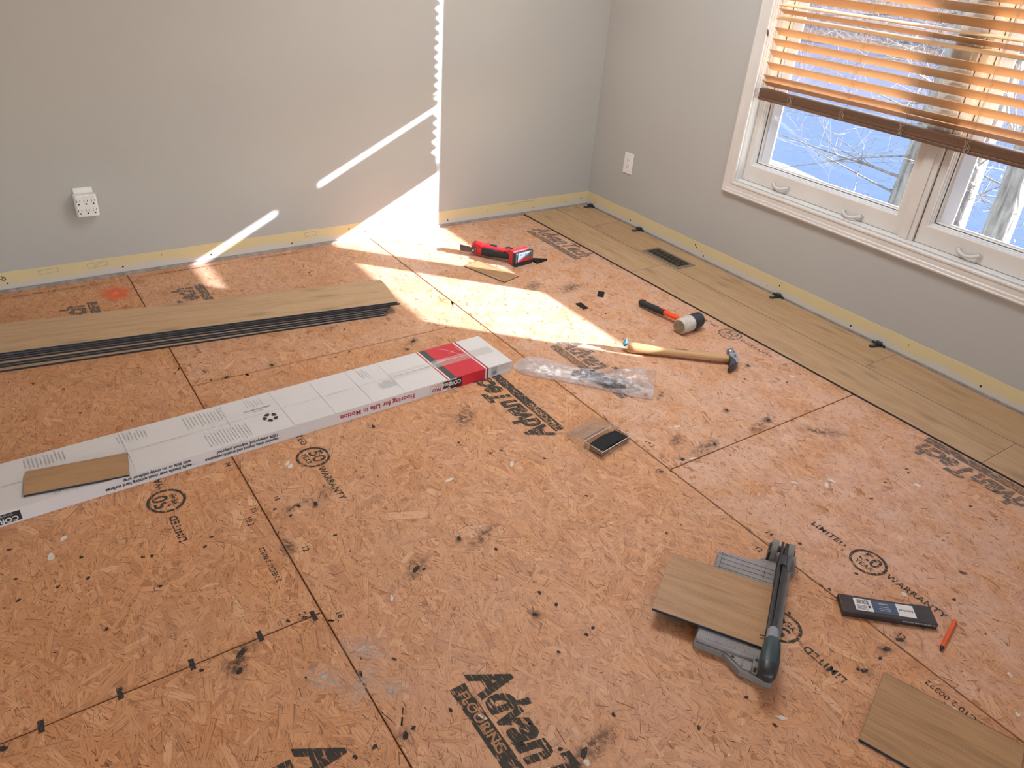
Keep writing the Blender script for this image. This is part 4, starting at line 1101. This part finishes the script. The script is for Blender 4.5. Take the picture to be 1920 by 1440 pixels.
for k, (t, y, z_, ra) in enumerate(spots):
    if base_me is None:
        mb = MB().box((-.030, -.010, 0), (.030, .010, .005)).box((-.030, -.010, .005), (-.018, .010, .011)).box((.012, -.003, .005), (.026, .003, .008))
        o = mb.build('bagged_spacer', 'spacer', None, .001); base_me = o
    else:
        o = base_me.copy(); COL.objects.link(o)
    o.location = (bagA.x + ca * t - sa * y, bagA.y + sa * t + ca * y, z_); o.rotation_euler = (rs_.uniform(-.15, .15), rs_.uniform(-.1, .1), bang + ra)
    tag(o, 'dark plastic spacer piled inside the clear bag', 'spacer', 'spacers in the bag')

# ------------------------------------------------------------------ clear case of black shims
case = root('shim_case', (-1.6665, -2.1535, .0005), math.radians(10.5), 'open clear plastic case full of thin black shims', 'plastic case')
CWx, CDy, CHz = .149, .080, .024
def tray(w, d_, h, t=.0014):
    mb = MB()
    mb.box((0, 0, 0), (w, d_, t)).box((0, 0, t), (t, d_, h)).box((w - t, 0, t), (w, d_, h)).box((t, 0, t), (w - t, t, h)).box((t, d_ - t, t), (w - t, d_, h))
    return mb
tray(CWx, CDy, CHz).build('case_tray', 'clear', case)
def rim(w, d_, z_, r_=.0011):
    return MB().tube([(0, 0, z_), (w, 0, z_), (w, d_, z_), (0, d_, z_), (0, 0, z_)], r_, 6)
rim(CWx, CDy, CHz).build('case_rim', 'c_white', case)
rim(CWx, CDy, .001, .0008).build('case_rim', 'clear_edge', case)
lid = tray(CWx, CDy, .012).build('case_lid', 'clear', case)
lid.location = (0, CDy + .001, CHz - .001); lid.rotation_euler = (math.radians(-13), 0, 0)
lr = rim(CWx, CDy, .012, .0008).build('lid_rim', 'clear_edge', lid)
mb = MB().tube([(.012, .012, .0025), (CWx - .012, .012, .0025), (CWx - .012, CDy - .012, .0025), (.012, CDy - .012, .0025), (.012, .012, .0025)], .0007, 5); mb.build('lid_ridge', 'clear_edge', lid)
cb = math.radians(10.5)
sh0 = None
for k in range(25):
    if sh0 is None:
        sh0 = MB().box((0, 0, 0), (.0050, .056, .0190)).build('black_shim', 'blackplastic', None, .0004); o = sh0
    else:
        o = sh0.copy(); COL.objects.link(o)
    lx, ly = .003 + k * .0056, .003 + (.0025 if k % 2 else 0) + .007 * math.sin(k * .14)
    o.location = (-1.6665 + math.cos(cb) * lx - math.sin(cb) * ly, -2.1535 + math.sin(cb) * lx + math.cos(cb) * ly, .0022)
    o.rotation_euler = (0, 0, cb)
    tag(o, 'thin black shim standing in the row inside the clear case', 'shim', 'shims in the clear case')

# ------------------------------------------------------------------ blade pack and crayon
pa = math.atan2(-.161, .182)
pk = root('blade_pack', (-1.5475, -3.0055, .0005), pa, 'black flat blade pack with a blue and white label', 'blade pack')
PL, PW, PH = .2425, .0645, .018
mb = MB().prism([(0, 0), (PL, 0), (PL - .0, PW * .92), (PL - .006, PW), (PL * .78, PW), (PL * .765, PW - .003), (0, PW)], 0, PH); mb.build('pack_body', 'blackbox', pk, .0012)
def prect(name, x0, x1, y0, y1, m, z_=PH + .0003, sk=0): return MB().add([(x0, y0, z_), (x1, y0, z_), (x1 + sk, y1, z_), (x0 + sk, y1, z_)], [(0, 1, 2, 3)]).build(name, m, pk)
prect('label_white', .036, .082, .012, .055, 'p_white'); prect('label_blue', .082, .147, .012, .055, 'p_blue'); prect('label_white', .147, .192, .012, .055, 'p_white')
mb = MB()
xk = .043
while xk < .074:
    w_ = random.uniform(.0006, .0020); mb.add([(xk, .036, PH + .0005), (xk + w_, .036, PH + .0005), (xk + w_, .052, PH + .0005), (xk, .052, PH + .0005)], [(0, 1, 2, 3)]); xk += w_ + random.uniform(.0006, .0016)
for k in range(5): mb.add([(.041, .016 + k * .0035, PH + .0005), (.041 + random.uniform(.02, .03), .016 + k * .0035, PH + .0005), (.068, .0175 + k * .0035, PH + .0005), (.041, .0175 + k * .0035, PH + .0005)], [(0, 1, 2, 3)])
mb.box((.071, .024, PH + .0004), (.077, .033, PH + .0005))
mb.build('barcode', 'p_black', pk)
mb = MB()
F = lambda x, y: Matrix.Translation((x, y, PH + .0005)) @ Matrix.Rotation(PI, 4, 'Z')
mb.box((.102, .044, PH + .0004), (.126, .0475, PH + .0005))
for k, w_ in enumerate((.022, .030, .026)): mb.box((.114 - w_ / 2, .034 - k * .006, PH + .0004), (.114 + w_ / 2, .0358 - k * .006, PH + .0005))
mb.build('small_print', 'p_lgrey', pk)
mb = MB(); add_text(mb, 'Bullet Proof', .0095, F(.170, .034), .0002, xs=.8); mb.build('lettering', 'p_black', pk)
mb = MB(); add_text(mb, 'Use this for cutting vinyl plank', .0078, frame_of((.196, -.0004, .0125), (-1, 0, 0), (0, 0, -1)), .0002, xs=.92); mb.build('lettering', 'p_lgrey', pk)
cr = root('marking_crayon', (-1.422, -3.210, 0), math.atan2(.032, .126), 'orange marking pencil on the floor beside the blade pack', 'pencil')
mb = MB().tube([(.008, 0, .0062), (.130, 0, .0062)], .0056, 6, 0, False); mb.build('pencil_body', 'crayon', cr)
mb = MB().tube([(-.004, 0, .0062), (.004, 0, .0062), (.0085, 0, .0062)], [.0025, .0048, .0054], 10); mb.build('pencil_tip', 'slot', cr)

# ------------------------------------------------------------------ plank cutter (local x along the plank, y towards the hinge)
ka = math.atan2(-.837, .547)
cut = root('plank_cutter', (-1.666, -2.866, 0), ka, 'grey hand-lever plank cutter with a dark green handle', 'cutter')
# base: hinge end and handle end tapered
outline = [(-.163, .084), (-.163, -.262), (-.092, -.264), (-.046, -.298), (.030, -.305), (.036, -.270), (.036, .098), (.048, .112), (.048, .178), (.012, .184), (-.020, .150), (-.075, .092)]
mb = MB().prism(outline, 0.0006, .022); base = mb.build('base', 'cut_grey', cut, .004, 3)
mb = MB().prism([(-.160, .080), (-.160, -.258), (-.004, -.262), (-.004, .118), (-.075, .088)], .022, .0355); mb.build('bed_plate', 'cut_plate', cut, .002)
mb = MB()
for y in (.070, .052, .034, .016): mb.box((-.155, y, .0356), (-.006, y + .0012, .0359))
for x in (-.150, -.032): mb.box((x, .006, .0356), (x + .0012, .078, .0359))
mb.build('bed_line', 'cut_black', cut)
mb = MB()
for k in range(34):
    x = -.154 + k * .0044; l_ = .010 if k % 5 == 0 else .006
    mb.box((x, -.256, .0356), (x + .0008, -.256 + l_, .0359))
    if k % 3 == 0: mb.box((x, -.236, .0356), (x + .0009, -.233, .0359))
mb.build('ruler_tick', 'p_black', cut)
mb = MB().prism([(-.090, -.258), (-.006, -.258), (-.004, -.292), (-.042, -.292)], .022, .027); mb.build('base_recess', 'cut_plate', cut, .001)
mb = MB().box((-.046, -.290, .0265), (-.042, -.262, .0300), 0); mb.build('base_rib', 'cut_grey', cut)
mb = MB()
for (x, y, z_) in ((-.068, -.270, .0275), (-.045, .108, .0226)):
    mb.add([(x + .005 * math.cos(2 * PI * k / 12), y + .004 * math.sin(2 * PI * k / 12), z_) for k in range(12)], [tuple(range(12))])
mb.build('screw_hole', 'slot', cut)
mb = MB().prism([(-.022, -.262), (-.006, -.262), (-.006, -.298), (-.022, -.296)], .022, .046); mb.build('blade_guide', 'cut_grey', cut, .004)
mb = MB().box((-.0165, -.2995, .034), (-.0115, -.2955, .0462)).box((-.018, -.276, .0455), (-.010, -.268, .0466)); mb.build('guide_slot', 'slot', cut)
MB().box((-.005, -.300, .020), (.002, .105, .0405)).build('fixed_blade', 't_darksteel', cut)
# hinge block: two rounded lugs, a black spacer and the pivot pin
def lug(y0, y1, x, r_, zc, name, m):
    pass
mb = MB()
for xl in (-.020, .024):
    pl = [(.106, 0.018)] + [(.140 + .024 * math.cos(PI * (1.0 - k / 12)), .058 + .024 * math.sin(PI * (1.0 - k / 12))) for k in range(13)] + [(.172, 0.018)]
    vs0 = [(xl - .0085, p[0], p[1]) for p in pl]; vs1 = [(xl + .0085, p[0], p[1]) for p in pl]; n = len(pl)
    mb.add(vs0 + vs1, [tuple(range(n))[::-1], tuple(range(n, 2 * n))] + [(i, (i + 1) % n, n + (i + 1) % n, n + i) for i in range(n)])
mb.build('hinge_lug', 'cut_grey', cut, .002)
MB().tube([(-.034, .140, .058), (.036, .140, .058)], .009, 14).build('hinge_pin', 'cut_black', cut)
MB().box((-.034, .112, .020), (-.027, .160, .060)).build('hinge_plate', 'cut_black', cut, .004)
# lever: twin rails with a blade, silver neck, grip
mb = MB()
def bar(x0, x1, y0, y1, z0a, z1a, z0b, z1b, mi=0):
    mb.add([(x0, y0, z0a), (x1, y0, z0a), (x1, y0, z1a), (x0, y0, z1a), (x0, y1, z0b), (x1, y1, z0b), (x1, y1, z1b), (x0, y1, z1b)], [(0, 1, 2, 3), (7, 6, 5, 4), (0, 4, 5, 1), (1, 5, 6, 2), (2, 6, 7, 3), (3, 7, 4, 0)], mi)
bar(-.0035, .0035, -.215, .158, .048, .064, .050, .074); bar(.0065, .0165, -.205, .158, .045, .067, .048, .072)
mb.build('lever_rail', 'cut_black', cut, .0015)
mb = MB().box((.0040, -.200, .040), (.0060, .125, .060)); mb.build('lever_blade', 't_darksteel', cut)
mb = MB().tube([(.008, .100, .064), (.008, .062, .064)], [.0125, .0125], 12); mb.build('lever_collar', 'cut_black', cut)
mb = MB().loft([sq2 for sq2 in [[(.010 + w * math.copysign(abs(math.cos(2 * PI * k / 16)) ** .7, math.cos(2 * PI * k / 16)), y, zc + h * math.copysign(abs(math.sin(2 * PI * k / 16)) ** .7, math.sin(2 * PI * k / 16))) for k in range(16)] for (y, w, h, zc) in ((-.170, .009, .011, .060), (-.180, .0135, .015, .061), (-.200, .0145, .0155, .062), (-.214, .0155, .016, .062))]], 0, True, True); mb.build('lever_neck', 't_silver', cut)
mb = MB().loft([[(.012 + w * math.copysign(abs(math.cos(2 * PI * k / 18)) ** .75, math.cos(2 * PI * k / 18)), y, zc + h * math.copysign(abs(math.sin(2 * PI * k / 18)) ** .75, math.sin(2 * PI * k / 18))) for k in range(18)] for (y, w, h, zc) in ((-.210, .0165, .0165, .062), (-.222, .0195, .019, .062), (-.250, .0220, .0215, .062), (-.280, .0230, .0225, .062), (-.296, .0225, .022, .062))], 0, True, True); mb.build('grip', 'cut_teal', cut)
mb = MB().loft([[(.012 + w * math.copysign(abs(math.cos(2 * PI * k / 18)) ** .75, math.cos(2 * PI * k / 18)), y, zc + h * math.copysign(abs(math.sin(2 * PI * k / 18)) ** .75, math.sin(2 * PI * k / 18))) for k in range(18)] for (y, w, h, zc) in ((-.296, .0222, .0218, .062), (-.318, .0200, .0195, .061), (-.328, .0150, .015, .061), (-.332, .008, .008, .061))], 0, True, True); mb.build('grip_cap', 'cut_black', cut)
MB().tube([(.001, -.190, .050), (-.018, -.193, .050)], .0016, 6).build('stop_pin', 'cut_black', cut)
ex = Vector((math.cos(ka), math.sin(ka))); ey = Vector((-ex.y, ex.x))
Pp = Vector((-1.666, -2.866)) + ex * (-.281) + ey * (-.112)
o = plank('plank_offcut', (Pp.x, Pp.y, .0362), ka, .276, .2235, .0078, 'oak-look plank piece resting on the bed of the cutter', 'oak2')

# ------------------------------------------------------------------ outdoors: lake, near bank, far shore, trees
struct(MB().add([(5, -140, -4), (320, -140, -4), (320, 320, -4), (5, 320, -4)], [(0, 1, 2, 3)]).build('lake', 'water'))
mb = MB(); shore = [(13.0, -40), (13.2, -8), (13.4, 1), (13.8, 3.4), (14.7, 5.6), (15.5, 7.1), (15.9, 8.0), (16.25, 9.1), (16.45, 10.3), (16.6, 12), (17.2, 15), (18, 22), (19, 60)]
vs = []; fs = []
for i, (x, y) in enumerate(shore):
    for q, zz in ((0.0, -3.0), (.5, -3.3), (.82, -3.62), (.95, -3.80), (1.0, -3.97), (1.05, -4.3)):
        vs.append((.6 + (x - .6) * q + .12 * noise.noise(Vector((y * 1.3, q * 5, 0))) * (q > .6), y, zz + .05 * noise.noise(Vector((x * q, y, 3)))))
for i in range(len(shore) - 1):
    for q in range(5): fs.append((i * 6 + q, i * 6 + q + 1, i * 6 + 7 + q, i * 6 + 6 + q))
struct(mb.add(vs, fs, 0, True).build('lake_bank', 'bank'))
mb = MB(); vs = []; fs = []; cols = []
path = [(60, -140), (58, -40), (56, 0), (54, 14), (50, 24), (46, 34), (40, 46), (34, 62), (26, 120)]
for i, (x, y) in enumerate(path):
    nx_, ny_ = .8, .6
    for (dq, zz) in ((0, -4.3), (.6, -3.7), (6, -2.4), (18, 1.0), (45, 9.0), (90, 16)):
        vs.append((x + nx_ * dq, y + ny_ * dq, zz + .4 * noise.noise(Vector((x * .2, y * .2, dq)))))
for i in range(len(path) - 1):
    for q in range(5): fs.append((i * 6 + q, i * 6 + q + 1, i * 6 + 7 + q, i * 6 + 6 + q))
struct(mb.add(vs, fs, 0, True).build('far_shore', 'hill'))

def branch(mb, p, d, r, L, depth, rng, leafs, nseg=6):
    pts = [p.copy()]; rad = [r]; q = p.copy(); dd = d.copy()
    for i in range(nseg):
        dd = (dd + Vector((rng.uniform(-1, 1), rng.uniform(-1, 1), rng.uniform(-.6, .9))) * (.13 if depth > 1 else .22)).normalized()
        q = q + dd * (L / nseg); pts.append(q.copy()); rad.append(max(.0022, r * (1 - .85 * (i + 1) / nseg)))
    mb.tube(pts, rad, 6 if depth > 1 else 4, 0, True, False)
    if depth <= 0:
        if rng.random() < .10:
            for k in range(2):
                c = pts[rng.randint(2, nseg)] + Vector((rng.uniform(-.05, .05), rng.uniform(-.05, .05), -.03))
                u = Vector((rng.uniform(-1, 1), rng.uniform(-1, 1), rng.uniform(-1, .2))).normalized() * .035; v = u.cross(Vector((rng.uniform(-1, 1), rng.uniform(-1, 1), 1))).normalized() * .018
                leafs.add([c, c + u + v, c + u * 2, c + u - v], [(0, 1, 2, 3)])
        return
    for k in range(rng.randint(3, 5)):
        i = rng.randint(1, nseg - 1)
        axis = Vector((rng.uniform(-1, 1), rng.uniform(-1, 1), rng.uniform(-.5, .7))).normalized()
        nd_ = (dd * .55 + axis * .9).normalized()
        branch(mb, pts[i], nd_, rad[i] * .55, L * rng.uniform(.45, .7), depth - 1, rng, leafs, 5)
def tree(x, y, r, h, label, seed, limbs, zbase=-3.5, limb_list=(), depth=2, zlo=-2.2, lean=(0, 0)):
    rng = random.Random(seed)
    t = root('bare_tree', (x, y, zbase), 0, label, 'tree', 'bare trees outside the window')
    mb = MB(); pts = []; rad = []
    for i in range(15):
        u = i / 14
        pts.append((.05 * math.sin(u * 9 + seed) + lean[0] * u * h, .05 * math.cos(u * 7 + seed) + lean[1] * u * h, -.2 + h * u)); rad.append(r * (1.15 - .55 * u))
    mb.tube(pts, rad, 12, 0, True, False); mb.build('trunk', 'bark', t)
    bm_, lf = MB(), MB()
    for k in range(limbs):
        zz = rng.uniform(zlo - zbase, min(h - .3, 2.6 - zbase)); u = (zz + .2) / h
        a = rng.uniform(0, 2 * PI)
        branch(bm_, Vector((lean[0] * u * h, lean[1] * u * h, zz)), Vector((math.cos(a), math.sin(a), rng.uniform(-.1, .5))).normalized(), r * rng.uniform(.16, .28), rng.uniform(1.6, 2.8), depth, rng, lf)
    for (zz, dx, dy, dz, L, rr) in limb_list:
        u = (zz - zbase + .2) / h
        branch(bm_, Vector((lean[0] * u * h, lean[1] * u * h, zz - zbase)), Vector((dx, dy, dz)).normalized(), rr, L, depth, rng, lf, 8)
    bm_.build('branches', 'bark', t)['kind'] = 'stuff'
    if lf.v: lf.build('dry_leaves', 'leaf', t)['kind'] = 'stuff'
    return t
tree(9.0, 1.74, .135, 9, 'slim bare tree seen in the middle of the right-hand pane', 3, 5)
tree(7.6, .62, .17, 9, 'thick bare tree at the right edge of the right-hand pane', 8, 4)
tree(9.4, 2.90, .15, 9, 'bare tree half hidden behind the window mullion', 5, 5, limb_list=((-1.6, -.5, 1, .15, 2.4, .026), (-.9, -.6, 1, .0, 2.4, .022), (-2.3, -.7, 1, .1, 2.0, .024), (-.4, -.5, 1, -.1, 2.4, .02), (.2, -.4, 1, -.2, 2.3, .02), (-1.9, -.2, 1, .3, 2.2, .02), (-1.2, -.9, 1, -.3, 2.2, .018)))
rt = random.Random(21)
for k in range(26):
    u = (k + rt.uniform(.2, .8)) / 26; y = -10 + 75 * u; x = 57 - .12 * max(0, y) - .004 * max(0, y) ** 2 + rt.uniform(3, 24)
    t = MB(); h = rt.uniform(9, 15); r_ = rt.uniform(.12, .26)
    t.tube([(0, 0, 0), (rt.uniform(-.3, .3), rt.uniform(-.3, .3), h * .5), (rt.uniform(-.6, .6), rt.uniform(-.6, .6), h)], [r_, r_ * .7, r_ * .2], 6, 0, True, False)
    for q in range(9):
        zz = h * rt.uniform(.3, .95); a = rt.uniform(0, 6.28); L = rt.uniform(1.2, 3)
        t.tube([(0, 0, zz), (math.cos(a) * L, math.sin(a) * L, zz + L * .7)], [.06, .015], 4, 0, True, False)
    o = t.build('far_tree', 'bark'); o.location = (x, y, -4.0 + .13 * max(0, (x - (57 - .12 * max(0, y) - .004 * max(0, y) ** 2))))
    tag(o, 'distant bare tree on the far lake shore', 'tree', 'trees on the far shore')
